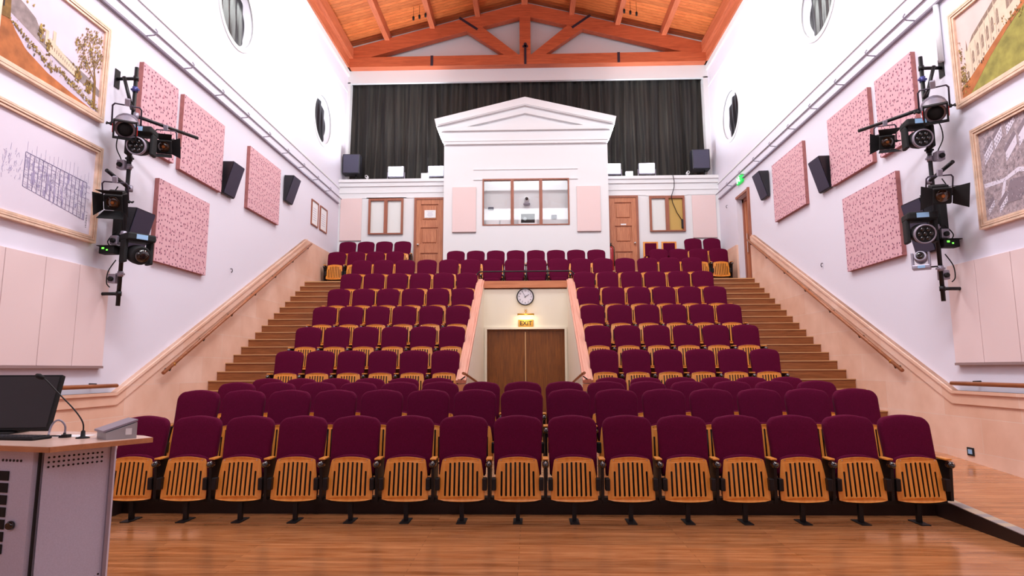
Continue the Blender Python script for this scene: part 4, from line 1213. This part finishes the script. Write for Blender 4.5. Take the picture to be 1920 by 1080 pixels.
# chapel painting, upper right (viewer sees the far edge on the left)
t, rc = pic_frame(1, 6.28, 7.66, 4.74, 6.02, 'chapel_painting', 'gilt-framed painting of a pale arched chapel above grass, high on the right wall')
p = Paint(1, t, rc, M['sky2'])
p.layer('lawn', [(0, [(0, .12), (.16, .16), (.4, .3), (.6, .42), (1, .66), (1, 0), (0, 0)])], [M['grass']])
p.layer('path', [(0, [(0, .14), (.14, .2), (.42, .4), (.7, .58), (1, .74), (1, .66), (.66, .46), (.4, .27), (.22, .1), (.1, 0), (0, 0)])], [M['bank']])
p.layer('chapel_wall', [(0, [(.09, .18), (.14, .2), (.62, .5), (.62, .86), (.16, .58), (.12, .52), (.09, .56)]), (1, [(.16, .58), (.62, .86), (.62, .93), (.21, .66)]), (0, [(.62, .5), (.84, .62), (.84, .94), (.74, 1.0), (.66, .98), (.62, .86)]),
    (1, [(.62, .86), (.735, .99), (.84, .94), (.84, .9), (.735, .95), (.63, .83)])], [M['bldg'], M['bldg2']])
ws = []
for k in range(6):
    u = .185 + .072 * k; v = .33 + .047 * k; h = .12 + .006 * k
    ws.append((0, [(u, v), (u + .03, v + .018), (u + .03, v + h + .01), (u + .022, v + h + .035), (u + .012, v + h + .03), (u, v + h - .01)]))
    ws.append((1, line((u + .015, v), (u + .015, v + h), .0012))); ws.append((1, line((u, v + h * .5), (u + .03, v + h * .5 + .016), .0012)))
    ws.append((0, rect_(u + .008, v - .085, u + .022, v - .05)))
    ws.append((1, [(u - .024, v - .1), (u - .014, v - .095), (u - .014, v + h + .1), (u - .019, v + h + .16), (u - .024, v + h + .1)]))
    ws.append((0, line((u - .013, v - .1), (u - .013, v + h + .08), .0014)))
ws += [(0, [(.68, .66), (.76, .7), (.76, .82), (.72, .88), (.68, .8)]), (1, line((.72, .68), (.72, .86), .002)), (0, [(.1, .2), (.125, .21), (.125, .27), (.112, .29), (.1, .27)])]
for u, v in ((.625, .9), (.84, .94), (.12, .56)): ws.append((0, [(u - .008, v - .04), (u + .008, v - .03), (u, v + .1)]))
p.layer('arched_windows', ws, [M['bldg2'], M['bldg']])
p.layer('bushes', feather(.05, .25, .03, .1, 90, .008, .02) + feather(.03, .5, .012, .08, 40, .006, .014) + feather(.78, .55, .1, .03, 50, .008, .016), TR)
p.layer('figures', [(0, rect_(.3, .27, .308, .31)), (0, rect_(.325, .29, .332, .325))], [M['ink']])
p.finish()
# engraving, lower right
t, rc = pic_frame(1, 6.22, 7.48, 3.12, 4.38, 'engraving_print', 'gilt-framed grey engraving of buildings from above, lower picture on the right wall', .085)
p = Paint(1, t, rc, M['engraving'])
ps = []
def house(u, v, w_, h, n):
    ps.append((1, [(u, v), (u + w_, v + w_ * .9), (u + w_, v + w_ * .9 + h), (u, v + h)]))
    ps.append((2, [(u, v + h), (u + w_, v + h + w_ * .9), (u + w_ * .85, v + h + w_ * .9 + .05), (u - .02, v + h + .05)]))
    for k in range(n):
        uu = u + w_ * (k + .3) / n
        for f in (.2, .6): ps.append((0, rect_(uu, v + (uu - u) * .9 + h * f, uu + w_ * .35 / n, v + (uu - u) * .9 + h * (f + .22))))
for a_ in ((.06, .62, .14, .12, 6), (.22, .74, .12, .12, 5), (.36, .56, .16, .1, 7), (.4, .84, .12, .1, 5), (.55, .66, .16, .12, 7), (.74, .8, .14, .1, 6), (.72, .56, .12, .1, 5), (.04, .06, .1, .06, 4), (.2, .04, .12, .06, 4)): house(*a_)
ps += [(1, [(.02, .42), (.3, .4), (.5, .46), (1, .3), (1, .26), (.5, .41), (.3, .36), (.02, .37)]), (1, [(.2, .1), (.24, .1), (.34, .4), (.3, .4)]), (2, [(.26, .12), (.5, .12), (.62, .34), (.38, .36)]), (2, [(.62, .08), (.9, .06), (.98, .22), (.68, .3)])]
for k in range(900):
    u, v = random.random(), random.random()
    ps.append((random.choice((0, 0, 1, 2)), line((u, v), (u + random.uniform(-.02, .02), v + random.uniform(-.03, .03)), .0016)))
p.layer('etched_lines', ps, [M['etch'], M['drawing'], M['hill2']])
p.finish()

# ------------------------------------------------------------------ lighting poles and fixtures
def anchor(t, frm, to, r=.014):
    """clamp arm from a point on the fixture (local) to a point on the pole or boom (world)"""
    bpy.context.view_layer.update()
    q = t.matrix_world.inverted() @ Vector(to)
    m = MB(); m.tube([frm, q], r, 10); m.done('clamp_arm', M['metal'], t)
def orient(o, loc, target):
    o.location = loc
    d = (Vector(target) - Vector(loc))
    o.rotation_euler = d.to_track_quat('-Y', 'Z').to_euler()

def fresnel(loc, target, lab, spread=(1, 1, 1, 1), scale=1.0, barrel=False, up=True):
    """theatre lantern facing its local -Y, hanging in a yoke"""
    t = thing('stage_lantern', lab, 'stage light', (0, 0, 0), 0, 'stage lanterns'); orient(t, loc, target); t.scale = (scale,) * 3
    m = MB()
    if barrel:
        m.lathe([(.05, .2), (.1, .17), (.12, .08), (.12, -.02), (.095, -.08), (.09, -.2), (.1, -.2)], (0, 0, 0), 'Y', 20)
        for k in range(3): m.lathe([(.125, .1 - .04 * k), (.125, .085 - .04 * k)], (0, 0, 0), 'Y', 20)
    else:
        m.box(-.1, .1, -.12, .14, -.1, .09, 0, .015); m.box(-.085, .085, -.04, .12, .09, .115, 0, .008)
        for k in range(4): m.box(-.104, .104, -.02 + .035 * k, -.008 + .035 * k, -.06, .06)
    m.done('housing', M['silver'] if barrel else M['mattblack'], t)
    m = MB(); y = -.205 if barrel else -.125
    m.lathe([(.075, y), (.07, y - .012), (.04, y - .022), (.01, y - .026)], (0, 0, 0), 'Y', 20); ln = m.done('lens', M['mattblack'] if barrel else M['lens'], t)
    if not barrel: m = MB(); m.lathe([(.022, y - .0265), (.012, y - .03)], (0, 0, 0), 'Y', 10); m.done('amber_spot', M['amberspot'], ln)  # plain amber disc at the lens centre
    if barrel:
        m = MB(); m.box(-.11, .11, -.27, -.2, -.1, -.085); m.box(-.11, .11, -.27, -.2, .085, .1); m.box(-.11, -.095, -.27, -.2, -.1, .1); m.box(.095, .11, -.27, -.2, -.1, .1); m.done('gel_frame', M['mattblack'], t)
        m = MB(); m.box(-.116, -.11, -.26, -.21, -.04, .05); m.box(.11, .116, -.26, -.21, -.04, .05); m.done('gel_tab', M['red'], t)
    else:
        fl = [((-.1, .1), (-.1, -.1), -1, 0), ]
        L = .17
        for nm, (ax, sg), a in (('barn_door', ('x', -1), spread[0]), ('barn_door', ('x', 1), spread[1]), ('barn_door', ('z', 1), spread[2]), ('barn_door', ('z', -1), spread[3])):
            if not a: continue
            ang = R(38 * a)
            m = MB(); b = m.bm
            o1 = (L * math.sin(ang), -L * math.cos(ang))
            w0, w1 = .095, .14
            if ax == 'x': q = [(sg * .1, -.125, -w0), (sg * .1, -.125, w0), (sg * (.1 + o1[0]), -.125 + o1[1], w1), (sg * (.1 + o1[0]), -.125 + o1[1], -w1)]
            else: q = [(-w0, -.125, sg * .1), (w0, -.125, sg * .1), (w1, -.125 + o1[1], sg * (.1 + o1[0])), (-w1, -.125 + o1[1], sg * (.1 + o1[0]))]
            off = Vector((sg * .004, 0, 0)) if ax == 'x' else Vector((0, 0, sg * .004))
            lo_ = [b.verts.new(Vector(v)) for v in q]; hi_ = [b.verts.new(Vector(v) + off) for v in q]
            m.face(lo_[::-1]); m.face(hi_)
            for i in range(4): m.face([lo_[i], lo_[(i + 1) % 4], hi_[(i + 1) % 4], hi_[i]])
            m.done(nm, M['mattblack'], t)
    k = 1 if up else -1
    m = MB(); xr = .135
    m.tube([(-xr, 0, -.0), (-xr, .0, k * .2), (-xr + .02, 0, k * .225), (xr - .02, 0, k * .225), (xr, 0, k * .2), (xr, 0, -.0)], .009, 8); m.done('yoke', M['iron'], t)
    for sx in (-1, 1):
        m = MB(); m.lathe([(.02, sx * .125), (.02, sx * .15), (.01, sx * .155), (.01, sx * .18)], (0, 0, 0), 'X', 12); m.box(sx * .18 - .008, sx * .18 + .008, -.04, .04, -.008, .008); m.done('tilt_knob', M['mattblack'], t)
    m = MB(); m.box(-.025, .025, -.03, .03, k * .22 if k > 0 else -.3, .3 if k > 0 else -.22, 0, .006); m.done('hook_clamp', M['silver'], t)
    return t

def moving_head(loc, target, lab, head_dir=(0, -1, -.25), leds=True, body=None, scale=1.0, flip=False):
    """LED head hung below its base, base carries a lit display"""
    body = body or M['mattblack']
    t = thing('moving_head_light', lab, 'stage light', (0, 0, 0), 0, 'moving head lights')
    d = Vector(target) - Vector(loc); t.location = loc; t.rotation_euler = (PI if flip else 0, 0, math.atan2(d.y, d.x) + PI / 2 if not flip else math.atan2(d.y, d.x) - PI / 2)
    t.scale = (scale,) * 3
    m = MB(); m.box(-.14, .14, -.11, .11, .13, .21, 0, .018); bs = m.done('base', body, t)
    m = MB(); m.box(-.06, .05, -.116, -.11, .145, .195); m.done('display', M['lcd'], bs)
    for sx in (-1, 1):
        m = MB(); m.box(sx * .125 - .02, sx * .125 + .02, -.05, .07, -.1, .14, 0, .012); m.done('yoke_arm', body, t)
    m = MB(); y = -.13
    m.lathe([(.04, .1), (.09, .08), (.1, .0), (.1, -.09), (.088, -.12)], (0, 0, 0), 'Y', 24); hd = m.done('head', body, t)
    hd.rotation_euler = (R(14), 0, 0)
    if leds:
        m = MB(); m.lathe([(.1, -.085), (.1, -.125), (.088, -.13), (.086, -.118)], (0, 0, 0), 'Y', 24); m.done('head_ring', M['silver'], hd)
        m = MB()
        for k in range(7):
            a = k * PI / 3; r = .052 if k < 6 else 0
            m.lathe([(.022, -.12), (.021, -.128), (.008, -.134)], (r * math.cos(a), 0, r * math.sin(a)), 'Y', 12)
        m.done('led_lens', M['knob'], hd)
    else:
        m = MB(); m.lathe([(.07, -.12), (.065, -.14), (.03, -.15)], (0, 0, 0), 'Y', 20); m.done('lens', M['knob'], hd)
    return t

for s in (-1, 1):
    side = 'left' if s < 0 else 'right'
    xw = WL if s < 0 else WR
    yp = 7.83 if s < 0 else 7.93
    xp = -5.29 if s < 0 else 5.37
    ztop = 5.6
    t = thing('lighting_pole', 'tall black lighting pole bracketed off the %s wall beside the gilt pictures' % side, 'lighting pole', (xp, yp, 2.3), 0, 'lighting poles')
    m = MB(); m.tube([(0, 0, 0), (0, 0, ztop - 2.3)], .026, 14); m.done('pole', M['metal'], t)
    for z in (.16, ztop - 2.3 - .16):
        m = MB(); m.tube([(0, 0, z), (xw - xp, 0, z)], .022, 12)
        a, b2 = sorted((xw - xp, xw - xp - s * .012)); m.box(a, b2, -.05, .05, z - .13, z + .13); m.lathe([(.034, z - .03), (.034, z + .03)], (0, 0, 0), 'Z', 14)
        m.done('wall_bracket', M['metal'], t)
    # diagonal brace
    m = MB(); m.tube([(-s * -.1, -.1, ztop - 2.3 - .18), (0, -.03, ztop - 2.3 - .62)], .022, 12); m.done('brace', M['metal'], t)
    for zc in (2.98, 2.0, 1.88, .96, .42):
        m = MB(); m.lathe([(.036, zc - .035), (.036, zc + .035)], (0, 0, 0), 'Z', 14); m.box(-.05, .05, -.02, .02, zc - .012, zc + .012); m.done('coupler', M['silver'] if zc in (1.88, .96, .42) else M['blue'] if zc > 2.9 else M['metal'], t)
    # booms
    t = thing('lighting_boom', 'black horizontal boom arm reaching out from the top of the %s lighting pole' % side, 'boom arm', (xp, yp, 4.9 if s < 0 else 4.87), 0, 'boom arms')
    e2 = (.4, .9, .03) if s < 0 else (-.45, .8, .02)
    m = MB(); m.tube([(-s * .04, 0, 0), e2], .024, 12); m.done('pipe', M['metal'], t)
    m = MB(); m.lathe([(.034, -.04), (.034, .04)], (-s * .04, 0, 0), 'Z', 12); m.done('clamp', M['silver'], t)
    t = thing('lighting_boom', 'short black boom stub angled out at the middle of the %s lighting pole' % side, 'boom arm', (xp, yp, 3.88), 0, 'boom arms')
    m = MB(); m.tube([(-s * .04, -.02, 0), (-s * .06, -.5, .09)], .024, 12); m.done('pipe', M['metal'], t)
    m = MB(); m.lathe([(.034, -.04), (.034, .04)], (-s * .04, 0, 0), 'Z', 12); m.done('clamp', M['silver'], t)
    # fixtures
    aim = (0, 1.0, 1.0)
    if s < 0:
        anchor(fresnel((-5.24, 7.64, 4.68), (-3.3, 4.6, 2.6), 'grey barrel lantern with red gel tabs on the left pole above the moving head', barrel=True, scale=1.2), (0, 0, .28), (-5.28, 7.83, 4.98))
        anchor(fresnel((-5.03, 8.2, 4.6), (-3.0, 2.0, 2.2), 'black barn-door lantern hanging from the left boom arm', (0, 1.3, .7, .3)), (0, 0, .25), (-5.09, 8.24, 4.91))
        anchor(fresnel((-5.2, 7.5, 3.62), (-3.2, 2.5, 1.2), 'black barn-door lantern on the left pole below the boom stub', (.6, .8, .6, .6), 1.05), (0, 0, .28), (-5.28, 7.82, 3.9))
        anchor(moving_head((-5.08, 7.72, 4.42), (-3.8, 2.0, 0), 'black LED moving head with lit display on the upper left pole', scale=1.2), (0, 0, .2), (-5.28, 7.83, 4.6))
        anchor(moving_head((-5.08, 7.82, 2.98), (-3.2, 6.5, 0), 'black moving head with its head turned down on the lower left pole', leds=False, scale=1.25), (0, 0, .2), (-5.28, 7.83, 3.2))
        bx = [(-5.36, 7.8, 4.2), (-5.38, 7.82, 3.17), (-5.38, 7.84, 2.66)]
        dev = (-5.4, 7.74, 3.02)
    else:
        anchor(fresnel((5.32, 7.68, 4.76), (3.5, 4.8, 2.6), 'grey barrel lantern with red gel tabs on the right pole above the moving head', barrel=True, scale=1.2), (0, 0, .28), (5.36, 7.93, 5.02))
        anchor(fresnel((5.1, 8.42, 4.6), (3.0, 2.0, 2.2), 'black barn-door lantern hanging from the right boom arm', (1.3, 0, .7, .3)), (0, 0, .25), (5.12, 8.38, 4.89))
        anchor(fresnel((5.22, 7.6, 3.6), (3.6, 2.5, 1.6), 'black barn-door lantern on the right pole below the boom stub', (1.5, 1.3, 0.2, 0), 1.05), (0, 0, .28), (5.36, 7.92, 3.9))
        anchor(moving_head((5.2, 7.86, 4.42), (4.0, 2.0, 0), 'black LED moving head with lit display on the upper right pole', scale=1.2), (0, 0, .2), (5.36, 7.93, 4.6))
        anchor(moving_head((5.16, 7.92, 3.18), (3.6, 2.0, 0), 'black LED moving head with lit display on the lower right pole', scale=1.25), (0, 0, .2), (5.36, 7.93, 3.4))
        anchor(moving_head((5.14, 7.94, 2.86), (3.0, 5.0, 0), 'small silver moving head standing upright near the foot of the right pole', leds=False, body=M['silver'], scale=.72, flip=True), (0, 0, .17), (5.36, 7.93, 2.75))
        bx = [(5.44, 7.86, 4.19), (5.44, 7.92, 3.17), (5.42, 7.96, 2.64)]
        dev = (5.5, 7.92, 3.04)
    for k, b3 in enumerate(bx):
        t = thing('socket_box', 'small grey socket box on the %s lighting pole, %s' % (side, ('highest of three', 'middle of three', 'lowest of three')[k]), 'socket box', b3, 0, 'pole socket boxes')
        m = MB(); m.box(-.05, .05, -.05, .05, -.06, .06, 0, .008); m.done('case', M['silver'], t)
        m = MB(); m.lathe([(.032, -.05), (.032, -.08), (.02, -.085)], (0, 0, -.01), 'Y', 14); m.done('plug', M['mattblack'], t)
    t = thing('dimmer_unit', 'small black control unit with green lights on the %s lighting pole' % side, 'control unit', dev, 0, 'pole control units')
    m = MB(); m.box(-.1, .1, -.06, .06, -.05, .05, 0, .008); m.box(-.13, .13, -.07, .07, .05, .06); m.done('case', M['mattblack'], t)
    m = MB(); m.box(-.06, -.03, -.064, -.06, .01, .03); m.box(.0, .02, -.064, -.06, -.01, .005); m.done('green_light', M['green'], t)
    # slim black box behind the pole
    m = MB(); m.box(-.05, .05, -.06, .06, -.28, .28, 0, .01); o = m.done('cable_box', M['mattblack'], loc=(xp + s * .09, yp + .03, 3.42)); tag(o, 'tall slim black box fixed behind the %s lighting pole' % side, 'box')
    # cables
    cab = [[(0, -.05, -.1), (s * .12, -.06, -.25), (s * .16, -.05, -.45), (s * .09, -.04, -.62), (s * .08, -.05, -.7)],
           [(s * .1, -.04, -1.0), (s * .17, -.04, -1.15), (s * .05, -.04, -1.2)],
           [(s * .08, -.04, -1.62), (s * .17, -.05, -1.75), (s * .1, -.04, -1.85)],
           [(s * .04, -.05, -2.0), (s * .13, -.05, -2.15), (s * .14, -.05, -2.3), (s * .1, -.04, -2.36)]]
    for k, pts in enumerate(cab):
        zz = 4.9
        def cr(P_, n=6):
            out = []
            P2 = [Vector(q) for q in P_]; P2 = [P2[0]] + P2 + [P2[-1]]
            for i in range(1, len(P2) - 2):
                for j in range(n):
                    u = j / n; a, b4, c, d = P2[i - 1:i + 3]
                    out.append(.5 * ((2 * b4) + (-a + c) * u + (2 * a - 5 * b4 + 4 * c - d) * u * u + (-a + 3 * b4 - 3 * c + d) * u ** 3))
            out.append(P2[-1]); return out
        m = MB(); m.tube(cr(pts), .007, 6)
        o = m.done('cable', M['mattblack'], loc=(xp, yp, zz)); tag(o, 'thin black cable looping beside the %s lighting pole, %s' % (side, ('highest of four', 'second from the top', 'third from the top', 'lowest of four')[k]), 'cable', 'pole cables')
# white conduit above the right pole
m = MB(); m.tube([(0, 0, 0), (0, 0, .8)], .035, 10)
tag(m.done('conduit_pipe', M['white'], loc=(WR - .04, 7.87, 5.5)), 'white vertical conduit above the right lighting pole', 'pipe')

# ------------------------------------------------------------------ lectern
t = thing('lectern', 'grey lecture desk with a pinkish wood top in the lower left corner', 'lectern', (-3.1, 4.0, 0))
def lp(pts): return [(x + 3.1, y - 4.0) for x, y in pts]
top = [(-4.1, 3.84), (-2.66, 3.53), (-2.37, 4.03), (-2.5, 4.14), (-3.2, 4.42), (-4.1, 4.42)]
m = MB(); m.prism(lp(top), .998, 1.03, 'Z'); tp = m.done('desk_top', M['desk'], t)
m = MB(); m.prism(lp([(x, y - .002) for x, y in top]), .992, .998 + .02, 'Z')
q = lp(top); m = MB()
for a, b2 in zip(q, q[1:] + q[:1]): m.beam((a[0], a[1], 1.013), (b2[0], b2[1], 1.013), .008, .03, (0, 0, 1))
m.done('edge_band', M['deskedge'], tp)
body = [(-4.05, 3.93), (-2.86, 3.665), (-2.62, 4.02), (-2.75, 4.25), (-4.05, 4.36)]
m = MB(); m.prism(lp(body), .05, .99, 'Z'); bd = m.done('cabinet', M['grey'], t)
m = MB(); m.prism(lp([(x * .99 - .03, y + (.02 if y < 4 else -.02)) for x, y in body]), .0, .05, 'Z'); m.done('plinth', M['mattblack'], t)
a0 = Vector((-2.855 + 3.1, 3.66 - 4.0, 0)); a1 = Vector((-2.615 + 3.1, 4.02 - 4.0, 0)); dr = (a1 - a0).normalized(); nn = Vector((dr.y, -dr.x, 0))
def onface(u, z, off): return a0 + dr * u + Vector((0, 0, z)) + nn * off
FL = (a1 - a0).length
m = MB()   # vertical shadow gap and side panel
m.beam(onface(.03, .06, .012), onface(.03, .98, .012), .012, .02, nn); m.done('shadow_gap', M['mattblack'], t)
m = MB(); c0 = onface(.05, 0, .012); c1 = onface(FL - .02, 0, .012)
m.prism([(c0.x, c0.y), (c1.x, c1.y), (c1.x - nn.x * .01, c1.y - nn.y * .01), (c0.x - nn.x * .01, c0.y - nn.y * .01)], .06, .975, 'Z'); sp = m.done('side_panel', M['grey'], t)
m = MB(); m.beam(onface(FL - .015, .06, .015), onface(FL - .015, .98, .015), .02, .03, nn); m.done('corner_post', M['silver'], t)
m = MB()
for r_ in range(3):
    for k in range(12):
        u = .075 + .026 * k
        if u > FL - .05: break
        c = onface(u, .945 - .028 * r_, .0125)
        m.tube([c, c + nn * .0015], .0065, 8)
m.done('vent_holes', M['mattblack'], sp); m = MB()
for k in range(4):
    c = onface(FL - .1 + .02 * k, .16 + .012 * k, .0125); m.tube([c, c + nn * .0015], .006, 8)
m.done('vent_holes', M['mattblack'], sp)
f0 = Vector((-4.05 + 3.1, 3.93 - 4.0, 0)); f1 = Vector((-2.86 + 3.1, 3.665 - 4.0, 0)); fd = (f0 - f1).normalized(); fn = Vector((fd.y, -fd.x, 0)); fn = fn if fn.y < 0 else -fn
def onfront(u, z, off): return f1 + fd * u + Vector((0, 0, z)) + fn * off
m = MB()
for k in range(7):
    m.beam(onfront(.17, .84 - .07 * k, .004), onfront(.75, .84 - .07 * k, .004), .004, .055, (0, 0, 1))
m.done('rack_slots', M['mattblack'], t)
m = MB()
for k in range(6):
    c = onfront(.09 + .028 * k, .93, 0); m.tube([c, c + fn * .003], .008, 8)
m.done('front_vents', M['metal'], t)
m = MB(); c = onfront(.115, .56, 0)
m.lathe([(.024, 0), (.028, -.012), (.018, -.03)], (c.x, c.y, c.z), 'Y', 14); hd_ = m.done('door_handle', M['knob'], t)
# monitor
t = thing('monitor', 'black computer monitor tilted back on the lecture desk', 'monitor', (-3.64, 4.27, 1.03), R(6))
m = MB(); m.box(-.36, .36, -.02, .02, .0, .40, 0, .006); o = m.done('bezel', M['mattblack'], t); o.rotation_euler = (R(-16), 0, 0); o.location = (0, .0, .015)
m = MB(); m.box(-.345, .345, -.0225, -.02, .02, .385); m.done('screen', plain('dark_screen', (46, 42, 44), .35), o)
m = MB(); m.box(-.14, .14, -.08, .14, 0, .012, 0, .004); m.tube([(0, .1, .01), (0, .13, .2)], .02); m.done('stand', M['mattblack'], t)
t = thing('keyboard', 'dark keyboard lying before the monitor on the lecture desk', 'keyboard', (-3.22, 3.93, 1.03), R(-8))
m = MB(); m.box(-.22, .22, -.07, .07, 0, .018, 0, .006); kb = m.done('case', M['mattblack'], t)
m = MB()
for i in range(14):
    for j in range(5): m.box(-.21 + i * .03, -.21 + i * .03 + .025, -.062 + j * .025, -.062 + j * .025 + .02, .018, .023)
tag(m.done('keys', M['spkside'], kb), kind='stuff')
def catmull(P_, n=8):
    out = []; P2 = [Vector(q_) for q_ in P_]; P2 = [P2[0]] + P2 + [P2[-1]]
    for i in range(1, len(P2) - 2):
        for j in range(n):
            u = j / n; a, b4, c, d = P2[i - 1:i + 3]
            out.append(.5 * ((2 * b4) + (-a + c) * u + (2 * a - 5 * b4 + 4 * c - d) * u * u + (-a + 3 * b4 - 3 * c + d) * u ** 3))
    out.append(P2[-1]); return out
t = thing('gooseneck_microphone', 'tall black gooseneck microphone on the lecture desk', 'microphone', (-2.8, 3.98, 1.03))
m = MB(); m.lathe([(.04, 0), (.038, .006), (.014, .012), (.012, .045), (.006, .05)], (0, 0, 0), 'Z', 18); m.done('base', M['mattblack'], t)
m = MB(); m.tube(catmull([(0, 0, .04), (-.008, 0, .1), (-.07, 0, .18), (-.19, 0, .29), (-.27, 0, .365), (-.3, 0, .384)]), .0045, 8); m.done('stem', M['metal'], t)
m = MB(); m.tube([(-.296, 0, .382), (-.308, 0, .389), (-.328, 0, .398), (-.346, 0, .403), (-.353, 0, .404)], [.008, .016, .018, .014, .004], 14); m.done('capsule', M['mattblack'], t)
t = thing('small_gooseneck', 'small grey gooseneck curling over the desk beside the monitor', 'gooseneck', (-2.96, 4.03, 1.03))  # bare bent gooseneck, no lamp on it
m = MB(); m.lathe([(.035, 0), (.03, .006), (.01, .01), (.008, .03)], (0, 0, 0), 'Z', 16); m.done('base', M['mattblack'], t)
m = MB(); m.tube(catmull([(0, 0, .02), (.0, 0, .07), (-.02, -.01, .105), (-.045, -.02, .11), (-.065, -.03, .085), (-.065, -.05, .04), (-.052, -.07, .012)]), .006, 8); m.done('stem', M['silver'], t)
m = MB(); m.tube([(-.054, -.068, .018), (-.045, -.085, .008)], [.009, .008], 10); m.done('tip', M['mattblack'], t)
m = MB(); m.box(-.16, .1, -.06, .08, 0, .002); o = m.done('paper_sheet', M['paper'], loc=(-2.95, 4.1, 1.03)); tag(o, 'white sheet of paper on the desk under the gooseneck', 'paper')
m = MB(); m.tube(catmull([(-.25, -.06, .01), (-.1, -.02, .008), (.05, 0, .01), (.2, .02, .008)]), .005, 6); m.box(.16, .2, .0, .04, .0, .018)
o = m.done('desk_cable', M['mattblack'], loc=(-3.12, 4.0, 1.032)); tag(o, 'black cable running across the desk behind the keyboard', 'cable')
# sloped touch unit
t = thing('desk_console', 'grey sloped console box at the right end of the lecture desk', 'console', (-2.59, 4.0, 1.03), R(-42))
m = MB(); m.prism([(-.085, 0), (.085, 0), (.085, .10), (-.085, .045)], -.11, .11, 'X'); m.done('case', M['devgrey'], t)
m = MB(); m.prism([(-.1, .045), (.09, .107), (.09, .119), (-.1, .057)], -.118, .1, 'X'); m.done('lid', M['silver'], t)
m = MB(); m.box(.11, .113, .02, .055, .025, .065); m.done('socket_plate', M['paper'], t)
